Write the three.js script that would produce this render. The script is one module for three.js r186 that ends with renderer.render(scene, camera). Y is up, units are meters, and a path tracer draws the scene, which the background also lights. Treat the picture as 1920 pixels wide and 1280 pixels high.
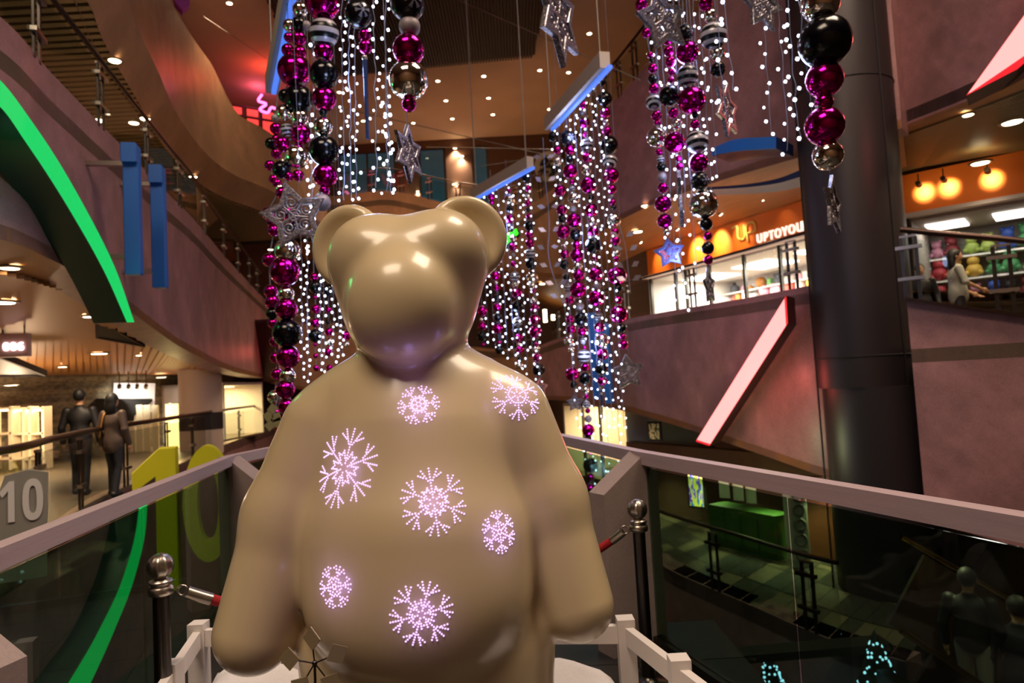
import * as THREE from 'three';
import { mergeGeometries, mergeVertices } from 'three/addons/utils/BufferGeometryUtils.js';
import { RoundedBoxGeometry } from 'three/addons/geometries/RoundedBoxGeometry.js';
import { TextGeometry } from 'three/addons/geometries/TextGeometry.js';
import { FontLoader } from 'three/addons/loaders/FontLoader.js';
import { RectAreaLightUniformsLib } from 'three/addons/lights/RectAreaLightUniformsLib.js';
RectAreaLightUniformsLib.init();

// ---------------------------------------------------------------- camera, sky, large lights, exposure
const scene = new THREE.Scene();
const EYE = 1.6, F = 1280;                       // eye height in metres, focal length in pixels of the 1920 x 1280 frame
const camera = new THREE.PerspectiveCamera(2 * Math.atan(640 / F) * 180 / Math.PI, 1.5, 0.05, 200);
camera.rotation.order = 'YXZ';
camera.rotation.set(Math.atan(75 / F), 0, -0.055);
camera.position.set(0, EYE, 0);
camera.focus = 2.35; camera.userData.fStop = 3.2;
camera.updateMatrixWorld(true);
scene.background = new THREE.Color(0.12, 0.36, 0.6);   // dusk outside the far windows
const renderer = new THREE.WebGLRenderer();
renderer.toneMapping = THREE.LinearToneMapping;
renderer.toneMappingExposure = 1.0;
renderer.shadowMap.enabled = true;

function areaLight(x, y, z, tx, ty, tz, w, h, color, power) {
  const l = new THREE.RectAreaLight(color, power, w, h);
  l.position.set(x, y, z); l.lookAt(tx, ty, tz); scene.add(l); return l;
}
const WARM = new THREE.Color(1.0, 0.72, 0.46), SOFT = new THREE.Color(1.0, 0.78, 0.58);

// ---------------------------------------------------------------- layout helpers: a sight line and a real distance give a place
const turn = new THREE.Matrix3().setFromMatrix4(camera.matrixWorld), back = turn.clone().transpose();
const V = (x, y, z) => new THREE.Vector3(x, y, z);
function P(px, py, d) { return V((px - 960) / F * d, (640 - py) / F * d, -d).applyMatrix3(turn).add(camera.position); }
function heightAt(x, z, py) {                    // height at which the plumb line over (x, z) is seen at row py
  const a = V(x, 0, z).sub(camera.position).applyMatrix3(back), u = V(0, 1, 0).applyMatrix3(back), k = (640 - py) / F;
  return -(a.y + k * a.z) / (u.y + k * u.z);
}
function onLevel(px, py, y) { const r = P(px, py, 1).sub(camera.position); return r.multiplyScalar((y - EYE) / r.y).add(camera.position); }
function rng(seed) { let s = seed >>> 0; return () => { s = (s + 0x6D2B79F5) >>> 0; let t = Math.imul(s ^ s >>> 15, 1 | s); t = t + Math.imul(t ^ t >>> 7, 61 | t) ^ t; return ((t ^ t >>> 14) >>> 0) / 4294967296; }; }

// ---------------------------------------------------------------- names, labels, meshes
const ONES = ['', 'first', 'second', 'third', 'fourth', 'fifth', 'sixth', 'seventh', 'eighth', 'ninth', 'tenth', 'eleventh', 'twelfth', 'thirteenth', 'fourteenth', 'fifteenth', 'sixteenth', 'seventeenth', 'eighteenth', 'nineteenth'];
const ordinal = n => n < 20 ? ONES[n] : n === 20 ? 'twentieth' : n < 30 ? 'twenty-' + ONES[n - 20] : n === 30 ? 'thirtieth' : 'thirty-' + ONES[n - 30];
function placed(list) { const order = [...list].sort((a, b) => a[0] - b[0]); return list.map(a => [...a, ordinal(order.indexOf(a) + 1)]); }   // adds the place from the left
const taken = new Map();
function numbered(name) { const n = taken.get(name) ?? 0; taken.set(name, n + 1); return n ? name + '_' + String(n).padStart(3, '0') : name; }
function mark(o, label, category, group) { o.userData.label = label; o.userData.category = category; if (group) o.userData.group = group; return o; }
function shadows(m) { m.castShadow = true; m.receiveShadow = true; return m; }
function part(name, geometry, material, parent, label) {
  const g = Array.isArray(geometry) ? mergeGeometries(geometry.map(plain), false) : geometry;
  const m = shadows(new THREE.Mesh(g, material)); m.name = name; parent.add(m); if (label) m.userData.label = label; return m;
}
function plain(g) { const q = g.index ? g.toNonIndexed() : g; for (const k of Object.keys(q.attributes)) if (!['position', 'normal', 'uv'].includes(k)) q.deleteAttribute(k); if (!q.attributes.uv) q.setAttribute('uv', new THREE.BufferAttribute(new Float32Array(q.attributes.position.count * 2), 2)); return q; }
function thing(name, label, category, pos, group) {
  const o = new THREE.Group(); o.name = numbered(name); if (pos) o.position.copy(pos); scene.add(o); return mark(o, label, category, group);
}
function solo(name, geometry, material, label, category, group) { const m = part(numbered(name), geometry, material, scene); return mark(m, label, category, group); }
function struct(name, geometry, material, parent) { const m = part(parent ? name : numbered(name), geometry, material, parent ?? scene); if (!parent) m.userData.kind = 'structure'; return m; }

// ---------------------------------------------------------------- geometry helpers
function box(w, h, d, x = 0, y = 0, z = 0) { return new THREE.BoxGeometry(w, h, d).translate(x, y, z); }
function rbox(w, h, d, r, x = 0, y = 0, z = 0) { return new RoundedBoxGeometry(w, h, d, 2, Math.min(r, w / 2.01, h / 2.01, d / 2.01)).translate(x, y, z); }
function bar(a, b, w, h, up = V(0, 1, 0)) {      // a straight bar of rectangular section from a to b
  const dir = b.clone().sub(a), L = dir.length(); dir.normalize();
  const s = V().crossVectors(up, dir).normalize(), t = V().crossVectors(dir, s);
  return new THREE.BoxGeometry(w, h, L).applyMatrix4(new THREE.Matrix4().makeBasis(s, t, dir).setPosition(a.clone().add(b).multiplyScalar(0.5)));
}
function rod(a, b, r, n = 8) {
  const dir = b.clone().sub(a), L = dir.length();
  return new THREE.CylinderGeometry(r, r, L, n).applyQuaternion(new THREE.Quaternion().setFromUnitVectors(V(0, 1, 0), dir.normalize())).translate(...a.clone().add(b).multiplyScalar(0.5).toArray());
}
function tube(pts, r, seg = 24, n = 6) { return new THREE.TubeGeometry(new THREE.CatmullRomCurve3(pts), seg, r, n); }
function lathe(profile, n = 20) { return new THREE.LatheGeometry(profile.map(p => new THREE.Vector2(p[0], p[1])), n); }
function flat(shapePts, depth, bevel = 0) {
  return new THREE.ExtrudeGeometry(new THREE.Shape(shapePts.map(p => new THREE.Vector2(p[0], p[1]))), { depth, bevelEnabled: bevel > 0, bevelThickness: bevel, bevelSize: bevel, bevelSegments: 1, curveSegments: 24 });
}
// frame: an object whose x axis runs along a->b (level), y up, z towards the eye
function frameAt(origin, along) {
  const x = V(along.x, 0, along.z).normalize(), y = V(0, 1, 0), z = V().crossVectors(x, y);
  return new THREE.Matrix4().makeBasis(x, y, z).setPosition(origin);
}
function grid(rows, closed, material) {           // rows of equal numbers of points -> one surface; uv in metres
  const pos = [], uv = [], idx = [], n = rows[0].length; let v = 0;
  rows.forEach((r, i) => { if (i) v += rows[i][0].distanceTo(rows[i - 1][0]); let u = 0; r.forEach((p, j) => { if (j) u += p.distanceTo(r[j - 1]); pos.push(p.x, p.y, p.z); uv.push(u, v); }); });
  for (let i = 0; i + 1 < rows.length; i++) for (let j = 0; j + 1 < n; j++) { const a = i * n + j; idx.push(a, a + n, a + 1, a + 1, a + n, a + n + 1); }
  const g = new THREE.BufferGeometry(); g.setAttribute('position', new THREE.Float32BufferAttribute(pos, 3)); g.setAttribute('uv', new THREE.Float32BufferAttribute(uv, 2)); g.setIndex(idx); g.computeVertexNormals(); return g;
}
// a plumb wall that follows a curve: stations [column, top row, bottom row, distance]
function stations(list, steps = 40) {
  const raw = list.map(([px, pt, pb, d]) => { const p = P(px, pt, d); return { x: p.x, z: p.z, t: p.y, b: heightAt(p.x, p.z, pb) }; });
  if (steps === 0) return raw;
  const c = new THREE.CatmullRomCurve3(raw.map(s => V(s.x, 0, s.z)), false, 'centripetal'), h = new THREE.CatmullRomCurve3(raw.map(s => V(s.t, s.b, 0)), false, 'centripetal');
  const out = []; for (let i = 0; i <= steps; i++) { const a = c.getPoint(i / steps), b = h.getPoint(i / steps); out.push({ x: a.x, z: a.z, t: b.x, b: b.y }); } return out;
}
function outward(st, i) {                         // level direction away from the eye, square to the curve
  const a = st[Math.max(0, i - 1)], b = st[Math.min(st.length - 1, i + 1)]; let nx = b.z - a.z, nz = a.x - b.x; const l = Math.hypot(nx, nz) || 1; nx /= l; nz /= l;
  return [nx, nz];
}
function wallGeometry(st, thick, side) {          // side: +1 or -1, which side of the curve the body lies on
  const f = [[], []], k = [[], []];
  st.forEach((s, i) => { const [nx, nz] = outward(st, i); const q = thick * side; f[0].push(V(s.x, s.b, s.z)); f[1].push(V(s.x, s.t, s.z)); k[0].push(V(s.x + nx * q, s.b, s.z + nz * q)); k[1].push(V(s.x + nx * q, s.t, s.z + nz * q)); });
  const ends = [0, st.length - 1].map(i => grid([[f[0][i], k[0][i]], [f[1][i], k[1][i]]]));
  return [grid(f), grid([f[1], k[1]]), grid([k[1], k[0]]), grid([k[0], f[0]]), ...ends];
}
function slabGeometry(edgeA, edgeB, thick) {      // a ruled slab between two edges with a thickness upwards
  const up = p => p.clone().add(V(0, thick, 0)), A = edgeA.map(up), B = edgeB.map(up), n = edgeA.length - 1;
  return [grid([edgeA, edgeB]), grid([A, B]), grid([edgeA, A]), grid([edgeB, B]), grid([[edgeA[0], edgeB[0]], [A[0], B[0]]]), grid([[edgeA[n], edgeB[n]], [A[n], B[n]]])];
}
function resample(pts, n) { const c = new THREE.CatmullRomCurve3(pts, false, 'centripetal'); return Array.from({ length: n + 1 }, (_, i) => c.getPoint(i / n)); }

// ---------------------------------------------------------------- procedural materials
function noiseTexture(size, seed, fn, srgb = true) {
  const r = rng(seed), L = [4, 8, 16, 32, 64, 128].map(n => ({ n, v: Float32Array.from({ length: n * n }, () => r()) }));
  const at = (k, x, y) => { const { n, v } = L[k], fx = x * n, fy = y * n, x0 = Math.floor(fx) % n, y0 = Math.floor(fy) % n, x1 = (x0 + 1) % n, y1 = (y0 + 1) % n, a = fx - Math.floor(fx), b = fy - Math.floor(fy), s = a * a * (3 - 2 * a), t = b * b * (3 - 2 * b); return (v[y0 * n + x0] * (1 - s) + v[y0 * n + x1] * s) * (1 - t) + (v[y1 * n + x0] * (1 - s) + v[y1 * n + x1] * s) * t; };
  const d = new Uint8Array(size * size * 4);
  for (let y = 0; y < size; y++) for (let x = 0; x < size; x++) { const c = fn((k) => at(k, x / size, y / size), r, x / size, y / size), o = (y * size + x) * 4; d[o] = c[0]; d[o + 1] = c[1]; d[o + 2] = c[2]; d[o + 3] = 255; }
  const t = new THREE.DataTexture(d, size, size); t.wrapS = t.wrapT = THREE.RepeatWrapping; t.magFilter = THREE.LinearFilter; if (srgb) t.colorSpace = THREE.SRGBColorSpace; t.needsUpdate = true; return t;
}
function mottled(seed, rgb, amount, grain, repeat) {
  const t = noiseTexture(256, seed, (n, r) => { const m = (n(0) * 0.4 + n(1) * 0.3 + n(2) * 0.2 + n(4) * 0.1 - 0.5) * amount + (r() - 0.5) * grain; return rgb.map(c => Math.max(0, Math.min(255, c * (1 + m)))); });
  t.repeat.set(repeat, repeat); return t;
}
const mat = (o) => new THREE.MeshStandardMaterial(o);
const glow = (r, g, b, k, base = 0x222222) => mat({ color: base, emissive: new THREE.Color(r, g, b), emissiveIntensity: k, roughness: 0.6 });
const M = {
  stone: mat({ map: mottled(11, [148, 107, 108], 0.5, 0.16, 0.5), roughness: 0.42 }),
  stoneTan: mat({ map: mottled(12, [160, 120, 88], 0.35, 0.12, 0.5), roughness: 0.4 }),
  ceiling: mat({ map: mottled(13, [196, 162, 138], 0.16, 0.06, 0.3), roughness: 0.8 }),
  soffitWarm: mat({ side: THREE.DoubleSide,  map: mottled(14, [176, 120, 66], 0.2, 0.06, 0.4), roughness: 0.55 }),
  slatOlive: mat({ color: 0x8a7a52, roughness: 0.45, metalness: 0.3 }),
  slatWarm: mat({ color: 0xb07b45, roughness: 0.5, metalness: 0.2 }),
  slatDark: mat({ color: 0x3a2520, roughness: 0.6 }),
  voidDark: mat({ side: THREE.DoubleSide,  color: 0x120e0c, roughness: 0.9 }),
  brownDark: mat({ map: mottled(15, [92, 62, 44], 0.3, 0.1, 0.5), roughness: 0.7 }),
  floor: mat({ map: mottled(16, [70, 64, 60], 0.4, 0.25, 0.6), roughness: 0.3 }),
  floorDark: mat({ map: mottled(21, [46, 41, 39], 0.4, 0.2, 0.8), roughness: 0.5 }), floorDarkB: mat({ map: mottled(22, [39, 35, 34], 0.4, 0.2, 0.8), roughness: 0.55 }),
  floorPale: mat({ map: mottled(17, [120, 104, 84], 0.3, 0.15, 0.5), roughness: 0.35 }),
  steel: mat({ color: 0xb9b0a4, metalness: 1, roughness: 0.28 }),
  steelDark: mat({ color: 0x55504c, metalness: 1, roughness: 0.3 }),
  bronze: mat({ color: 0x3c2a22, metalness: 0.7, roughness: 0.3 }),
  brass: mat({ color: 0xb08a48, metalness: 1, roughness: 0.25 }),
  rail: mat({ map: mottled(18, [172, 150, 156], 0.12, 0.08, 1), roughness: 0.5 }),
  railPost: mat({ map: mottled(19, [150, 132, 128], 0.14, 0.1, 1), roughness: 0.55 }),
  column: mat({ color: 0x322b2d, roughness: 0.42, metalness: 0.35 }),
  seam: mat({ color: 0x141012, roughness: 0.8 }),
  glass: new THREE.MeshPhysicalMaterial({ color: 0xb4ccbc, transmission: 1, thickness: 0, roughness: 0.02, ior: 1.3 }),
  glassClear: new THREE.MeshPhysicalMaterial({ color: 0xdde6e2, transmission: 1, thickness: 0, roughness: 0.02, ior: 1.45 }),
  glassDark: new THREE.MeshPhysicalMaterial({ color: 0xa4b8a8, transmission: 1, thickness: 0, roughness: 0.02, ior: 1.14 }),
  white: mat({ color: 0xd8d0cc, roughness: 0.6 }),
  snow: mat({ map: mottled(20, [226, 222, 224], 0.08, 0.08, 2), roughness: 0.9 }),
  greenGlow: glow(0.0, 0.62, 0.12, 1.0, 0x063a12), greenSide: mat({ color: 0x0b3a30, roughness: 0.5 }),
  redGlow: glow(1.0, 0.30, 0.28, 2.0, 0x802020), redEdge: glow(1.0, 0.02, 0.03, 1.0, 0x901010), redDark: mat({ color: 0x3a0c10, roughness: 0.5 }),
  blueSign: mat({ color: 0x1d62b8, roughness: 0.38 }), blueDark: mat({ color: 0x0c1c46, roughness: 0.5 }),
  yellowSign: mat({ color: 0xb9b417, roughness: 0.5 }),
  lamp: glow(1.0, 0.80, 0.50, 14, 0xffe0b0), lampRing: mat({ color: 0x8d8172, metalness: 0.8, roughness: 0.35 }),
  wire: mat({ color: 0x7c7f98, roughness: 0.5 }), cable: mat({ color: 0x8d8078, roughness: 0.5, metalness: 0.4 }),
  magenta: mat({ color: 0xba0e86, metalness: 1, roughness: 0.13 }),
  black: mat({ color: 0x05060c, metalness: 0.2, roughness: 0.16 }),
  silver: mat({ color: 0xf2ece2, metalness: 1, roughness: 0.08 }),
  grey: mat({ color: 0x9b9098, metalness: 0.4, roughness: 0.55 }),
  cap: mat({ color: 0xbdb6b0, metalness: 1, roughness: 0.3 }),
  led: glow(0.72, 0.80, 1.0, 6, 0xe8ecff),
  ledBlue: glow(0.10, 0.25, 1.0, 0.9, 0x2040c0),
  purpleLed: glow(0.74, 0.46, 1.0, 1.25, 0xd8c8ff),
  glitter: mat({ map: noiseTexture(128, 31, (n, r) => { const s = r(), v = s > 0.9 ? 235 : 90 + 90 * n(5); return [v, v * 0.96, v * 1.02].map(c => Math.min(255, c)); }), metalness: 0.75, roughness: 0.32 }),
  leaf: mat({ color: 0xb5a9b4, metalness: 0.6, roughness: 0.35 }),
};
{ // printed baubles: stripes and a snow crystal
  const stripe = noiseTexture(64, 41, (n, r, x, y) => (Math.floor(y * 9) % 2 ? [12, 12, 18] : [196, 192, 204])); M.stripe = mat({ map: stripe, metalness: 0.25, roughness: 0.28 });
  const flake = noiseTexture(256, 42, (n, r, x, y) => { const u = (x * 3 % 1 - 0.5) * 2, v = (y - 0.5) * 3.2, q = Math.hypot(u, v), a = Math.atan2(v, u), s = Math.abs(Math.cos(a * 3)); return q < 0.55 && (s > 0.86 - q * 0.25 || q < 0.12) ? [150, 152, 178] : [10, 10, 16]; }); M.flake = mat({ map: flake, metalness: 0.25, roughness: 0.22 });
}
// ---------------------------------------------------------------- added soft fill: unseen light panels put in the ceiling to brighten the hall
function addedLightPanel(x, y, z, w, h, color, power, label) {
  const t = thing('added_light_panel', label, 'added light', V(x, y, z));
  part('frame', box(w + 0.4, 0.12, h + 0.4, 0, 0.1, 0), M.lampRing, t);
  part('diffuser', box(w, 0.04, h, 0, 0.02, 0), glow(color.r, color.g, color.b, Math.min(power, 3), 0xffffff), t);
  areaLight(x, y - 0.04, z, x, 0, z - 0.001, w, h, color, power);
}
addedLightPanel(-3, 13.4, 3.5, 6, 4.5, SOFT, 12.5, 'added unseen warm light panel in the hall ceiling behind the viewer, left one');
addedLightPanel(5.5, 13.4, -4, 5, 4.5, SOFT, 16, 'added unseen warm light panel in the hall ceiling over the right side');
// ---------------------------------------------------------------- shell of the atrium
const CEIL = 13.6, PIT = -7.5;
struct('floor', box(60, 0.3, 62, 0, PIT - 0.15, -14), M.floor);
struct('ceiling', box(60, 0.3, 62, 0, CEIL + 0.15, -14), M.ceiling);
struct('wall_left', box(0.4, 22, 62, -25, 3, -14), M.brownDark);
struct('wall_right', box(0.4, 22, 62, 28, 3, -14), M.brownDark);
struct('wall_rear', box(60, 22, 0.4, 0, 3, 16.2), M.stoneTan);
// far wall with tall windows: built from the pieces between the openings
{
  const zf = -33, at = (px, py) => onLevel2(px, py, zf);
  function onLevel2(px, py, z) { const r = P(px, py, 1).sub(camera.position); return r.multiplyScalar((z) / r.z).add(camera.position); }
  const openings = [[636, 745], [786, 838], [886, 918]].map(([a, b]) => [at(a, 330).x, at(b, 330).x]);
  const yb = at(740, 400).y, yt = at(740, 284).y; let x0 = -25; const pieces = [];
  for (const [a, b] of openings) { pieces.push(box(a - x0, yt - yb, 0.4, (a + x0) / 2, (yt + yb) / 2, zf)); x0 = b; }
  pieces.push(box(28 - x0, yt - yb, 0.4, (28 + x0) / 2, (yt + yb) / 2, zf));
  pieces.push(box(53, yb - PIT, 0.4, 1.5, (yb + PIT) / 2, zf), box(53, CEIL - yt, 0.4, 1.5, (CEIL + yt) / 2, zf));
  struct('wall_far', pieces, M.brownDark);
  openings.forEach(([a, b], i) => {
    const w = struct('window_' + (i + 1), [box(b - a, 0.12, 0.16, (a + b) / 2, yb + 0.06, zf + 0.1), box(b - a, 0.12, 0.16, (a + b) / 2, yt - 0.06, zf + 0.1), box(0.12, yt - yb, 0.16, a + 0.06, (yt + yb) / 2, zf + 0.1), box(0.12, yt - yb, 0.16, b - 0.06, (yt + yb) / 2, zf + 0.1)], M.steelDark);
    const n = Math.max(1, Math.round((b - a) / 1.6));
    for (let k = 0; k < n; k++) { const l = a + (b - a) * k / n, r = a + (b - a) * (k + 1) / n; part('pane', box(r - l - 0.08, yt - yb - 0.2, 0.02, (l + r) / 2, (yt + yb) / 2, zf + 0.1), M.glassClear, w); if (k) part('mullion', box(0.08, yt - yb, 0.14, l, (yt + yb) / 2, zf + 0.1), M.steelDark, w); }
  });
}
// dark slatted panel hung under the ceiling
{
  const y = CEIL - 0.25, pts = [[478, -60], [520, 40], [640, 140], [730, 131], [1000, 104], [1034, -60]].map(([a, b]) => onLevel(a, b, y));
  const poly = new THREE.Shape(pts.map(p => new THREE.Vector2(p.x, -p.z)));
  const g = new THREE.ExtrudeGeometry(poly, { depth: 0.2, bevelEnabled: false }).rotateX(-Math.PI / 2).translate(0, y, 0);
  const panel = thing('slatted_ceiling_panel', 'dark brown many-sided slatted panel hung under the tan ceiling', 'ceiling panel');
  part('backing', g, M.slatDark, panel);
  // slats run along the line of sight, clipped to the outline
  const xs = pts.map(p => p.x), xa = Math.min(...xs), xb = Math.max(...xs), cut = x => { const z = []; for (let i = 0; i < pts.length; i++) { const a = pts[i], b = pts[(i + 1) % pts.length]; if ((a.x <= x) !== (b.x <= x)) z.push(a.z + (b.z - a.z) * (x - a.x) / (b.x - a.x)); } return z.sort((p, q) => p - q); };
  const n = 84; for (let i = 0; i < n; i++) { const x = xa + (xb - xa) * (i + 0.5) / n, z = cut(x); if (z.length >= 2 && z[1] - z[0] > 0.1) part('slat', box(0.07, 0.1, z[1] - z[0] - 0.05, x, y - 0.05, (z[0] + z[1]) / 2), M.slatDark, panel); }
}

// ---------------------------------------------------------------- left side
// fascia between our level and the next one up
const leftLow = stations([[-700, -420, 150, 4.4], [-300, -250, 330, 5.4], [0, 31, 449, 6.9], [94, 134, 488, 8.1], [187, 231, 547, 9.6], [322, 369, 645, 13.3], [354, 400, 663, 14.5], [426, 485, 695, 19.4], [500, 564, 711, 29], [512, 574, 713, 31]], 60);
const wl = struct('wall_left_fascia', wallGeometry(leftLow, 0.5, 1), M.stone);
// the curved tan fascia two levels up, with a sloping lower lip
const leftHigh = stations([[60, -420, -400, 9.3], [205, -300, 0, 11.1], [235, -180, 80, 12.4], [290, -60, 190, 14.9], [330, 20, 270, 17.4], [390, 110, 340, 20.5], [440, 205, 370, 22.3], [500, 265, 392, 23.9], [560, 290, 424, 26], [610, 312, 455, 30]], 60);
{
  const rows = [[], [], []];
  leftHigh.forEach((s) => { rows[1].push(V(s.x, s.b + 0.7, s.z)); rows[2].push(V(s.x, Math.max(s.t, s.b + 2.8), s.z)); });
  const k0 = [], k1 = []; leftHigh.forEach((s, i) => { const [nx, nz] = outward(leftHigh, i); k0.push(V(s.x + nx * 0.6, s.b, s.z + nz * 0.6)); k1.push(V(s.x + nx * 0.6, Math.max(s.t, s.b + 2.8), s.z + nz * 0.6)); });
  // the lip slopes back under the face
  rows[0] = leftHigh.map((s, i) => { const [nx, nz] = outward(leftHigh, i); return V(s.x + nx * 0.4, s.b, s.z + nz * 0.4); });
  struct('wall_left_upper_fascia', [grid([rows[0], rows[1]]), grid([rows[1], rows[2]]), grid([rows[2], k1]), grid([k1, k0])], M.stoneTan);
}
// soffit over the next level up: olive slats
{
  const inner = leftHigh.map((s, i) => { const [nx, nz] = outward(leftHigh, i); return V(s.x + nx * 0.4, s.b, s.z + nz * 0.4); });
  const yS = inner.reduce((a, p) => a + p.y, 0) / inner.length;
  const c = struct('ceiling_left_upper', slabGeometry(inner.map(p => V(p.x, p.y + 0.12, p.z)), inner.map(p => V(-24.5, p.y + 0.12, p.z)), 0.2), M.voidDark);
  const edge = z => { for (let i = 0; i + 1 < inner.length; i++) { const a = inner[i], b = inner[i + 1]; if ((a.z - z) * (b.z - z) <= 0 && a.z !== b.z) { const t = (z - a.z) / (b.z - a.z); return [a.x + (b.x - a.x) * t, a.y + (b.y - a.y) * t]; } } return null; };
  for (let z = -6.4; z > -28; z -= 0.22) { const e = edge(z); if (e) part('slat', box(e[0] + 24, 0.07, 0.13, (e[0] - 24) / 2, e[1] + 0.06, z), M.slatOlive, c); }
}
// floor of the next level up, behind the parapet
{
  const a = leftLow.map(s => V(s.x, s.t - 0.55, s.z)), b = leftLow.map(s => V(-24.6, s.t - 0.55, s.z));
  struct('floor_left_upper', slabGeometry(a, b, 0.2), M.floorPale);
}
// the warm ribbed soffit over our level
const leftBackTop = [[-700, 640, 11], [-150, 705, 15], [100, 703, 19], [250, 702, 22], [340, 702, 25], [430, 706, 30], [520, 712, 36]].map(a => P(...a));
{
  const a = leftLow.map(s => V(s.x, s.b, s.z)), b = resample(leftBackTop, leftLow.length - 1);
  const c = struct('ceiling_left', slabGeometry(a, b, 0.15), M.soffitWarm);
  // ribs across the soffit
  const N = 46; for (let k = 0; k < N; k++) { const i = 6 + k * 0.85, f = i - Math.floor(i), j = Math.floor(i); if (j + 1 >= a.length) break; const p = a[j].clone().lerp(a[j + 1], f), q = b[j].clone().lerp(b[j + 1], f), dir = q.clone().sub(p); const s = p.clone().addScaledVector(dir, 0.1), e = p.clone().addScaledVector(dir, 0.92); s.y -= 0.03; e.y -= 0.03; part('slat', bar(s, e, 0.12, 0.05), M.slatWarm, c); }
}
// walkway on our level, across the void
const leftWalk = stations([[-700, 1100, 1500, 4.2], [-300, 930, 1400, 5.2], [0, 850, 1500, 6.65], [100, 827, 1400, 8.6], [180, 810, 1300, 10.9], [300, 790, 1150, 14.5], [420, 774, 1050, 22], [520, 765, 1000, 32]], 48);
{
  const a = leftWalk.map(s => V(s.x, 0.1, s.z)), b = resample(leftBackTop.map(p => V(p.x - 1, 0.1, p.z)), leftWalk.length - 1);
  struct('floor_left', slabGeometry(a, b, -0.3), M.floorPale);
  struct('wall_left_lower_fascia', wallGeometry(leftWalk.map(s => ({ ...s, t: 0.05, b: -4.2 })), 0.4, 1), M.stone);
}

// ---------------------------------------------------------------- right side
const rightMid = stations([[1000, 652, 748, 25], [1060, 630, 752, 22], [1165, 601, 771, 18], [1260, 582, 800, 16.2], [1400, 558, 850, 13.6], [1540, 531, 900, 12.0], [1600, 520, 915, 11.9]], 40);
struct('wall_right_fascia', wallGeometry(rightMid, 0.5, 1), M.stone);
{
  const a = rightMid.map(s => V(s.x, s.t - 0.12, s.z)), b = rightMid.map((s, i) => { const [nx, nz] = outward(rightMid, i); return V(s.x + Math.abs(nx) * 9 + 2, s.t - 0.12, s.z - 4); });
  struct('floor_right', slabGeometry(a, b, -0.2), M.floorPale);
}
const rightHigh = stations([[1075, 268, 470, 22], [1110, 228, 438, 19.5], [1150, 190, 412, 18], [1235, 96, 372, 16], [1330, 0, 337, 14.5], [1490, -170, 287, 12.5], [1640, -330, 240, 11.6]], 40);
struct('wall_right_upper_fascia', wallGeometry(rightHigh, 0.5, 1), M.stone);
const rightBackTop = [[1080, 520, 27], [1150, 498, 22], [1215, 468, 20], [1360, 425, 17.4], [1510, 372, 15], [1700, 312, 13.6]].map(a => P(...a));
{
  const a = rightHigh.map(s => V(s.x, s.b, s.z)), b = resample(rightBackTop, rightHigh.length - 1);
  struct('ceiling_right', slabGeometry(a, b, 0.15), M.soffitWarm);
}
// parapet and floor to the right of the column
const rightNear = stations([[1700, 563, 978, 10], [1800, 578, 1005, 9.6], [1920, 595, 1042, 9.2], [2300, 660, 1160, 8]], 16);
struct('wall_right_parapet', wallGeometry(rightNear, 0.4, 1), M.stone);
{
  const a = rightNear.map(s => V(s.x, 1.75, s.z)), b = rightNear.map(s => V(s.x + 5, 1.75, s.z - 7));
  struct('floor_right_landing', slabGeometry(a, b, -0.2), M.floorPale);
  struct('trim_1', rightNear.slice(0, -1).map((s, i) => bar(V(s.x, s.t + 0.02, s.z), V(rightNear[i + 1].x, rightNear[i + 1].t + 0.02, rightNear[i + 1].z), 0.3, 0.04)), M.bronze);
}
const rightTop = stations([[1600, -300, 258, 12.6], [1667, -300, 234, 11.8], [1811, -300, 178, 10], [1920, -300, 125, 8.8], [2300, -400, -60, 6.6]], 20);
struct('wall_right_top_fascia', wallGeometry(rightTop, 0.5, 1), M.stone);
{
  const inner = rightTop.map((s, i) => { const [nx, nz] = outward(rightTop, i); return V(s.x, s.b, s.z); });
  const b = resample([[1660, 330, 15.4], [1700, 318, 15], [1920, 280, 13.6], [2500, 200, 11]].map(q => P(...q)), inner.length - 1);
  const c = struct('ceiling_right_upper', slabGeometry(inner.map(p => p.clone().add(V(0, 0.1, 0))), b.map(p => p.clone().add(V(0, 0.1, 0))), 0.2), M.voidDark);
  struct('trim_2', slabGeometry(inner, inner.map((p, i) => p.clone().lerp(b[i], 0.1)), 0.06), M.soffitWarm);
  for (let k = 0; k < 34; k++) { const t = 0.12 + k * 0.026, p = inner.map((q, i) => q.clone().lerp(b[i], t)); const m = p[Math.floor(p.length / 2)]; part('slat', p.slice(0, -1).filter((_, i) => i % 4 === 0).map((q, i) => bar(q, p[Math.min(p.length - 1, i * 4 + 4)], 0.055, 0.06)), M.slatOlive, c); }
}

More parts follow.
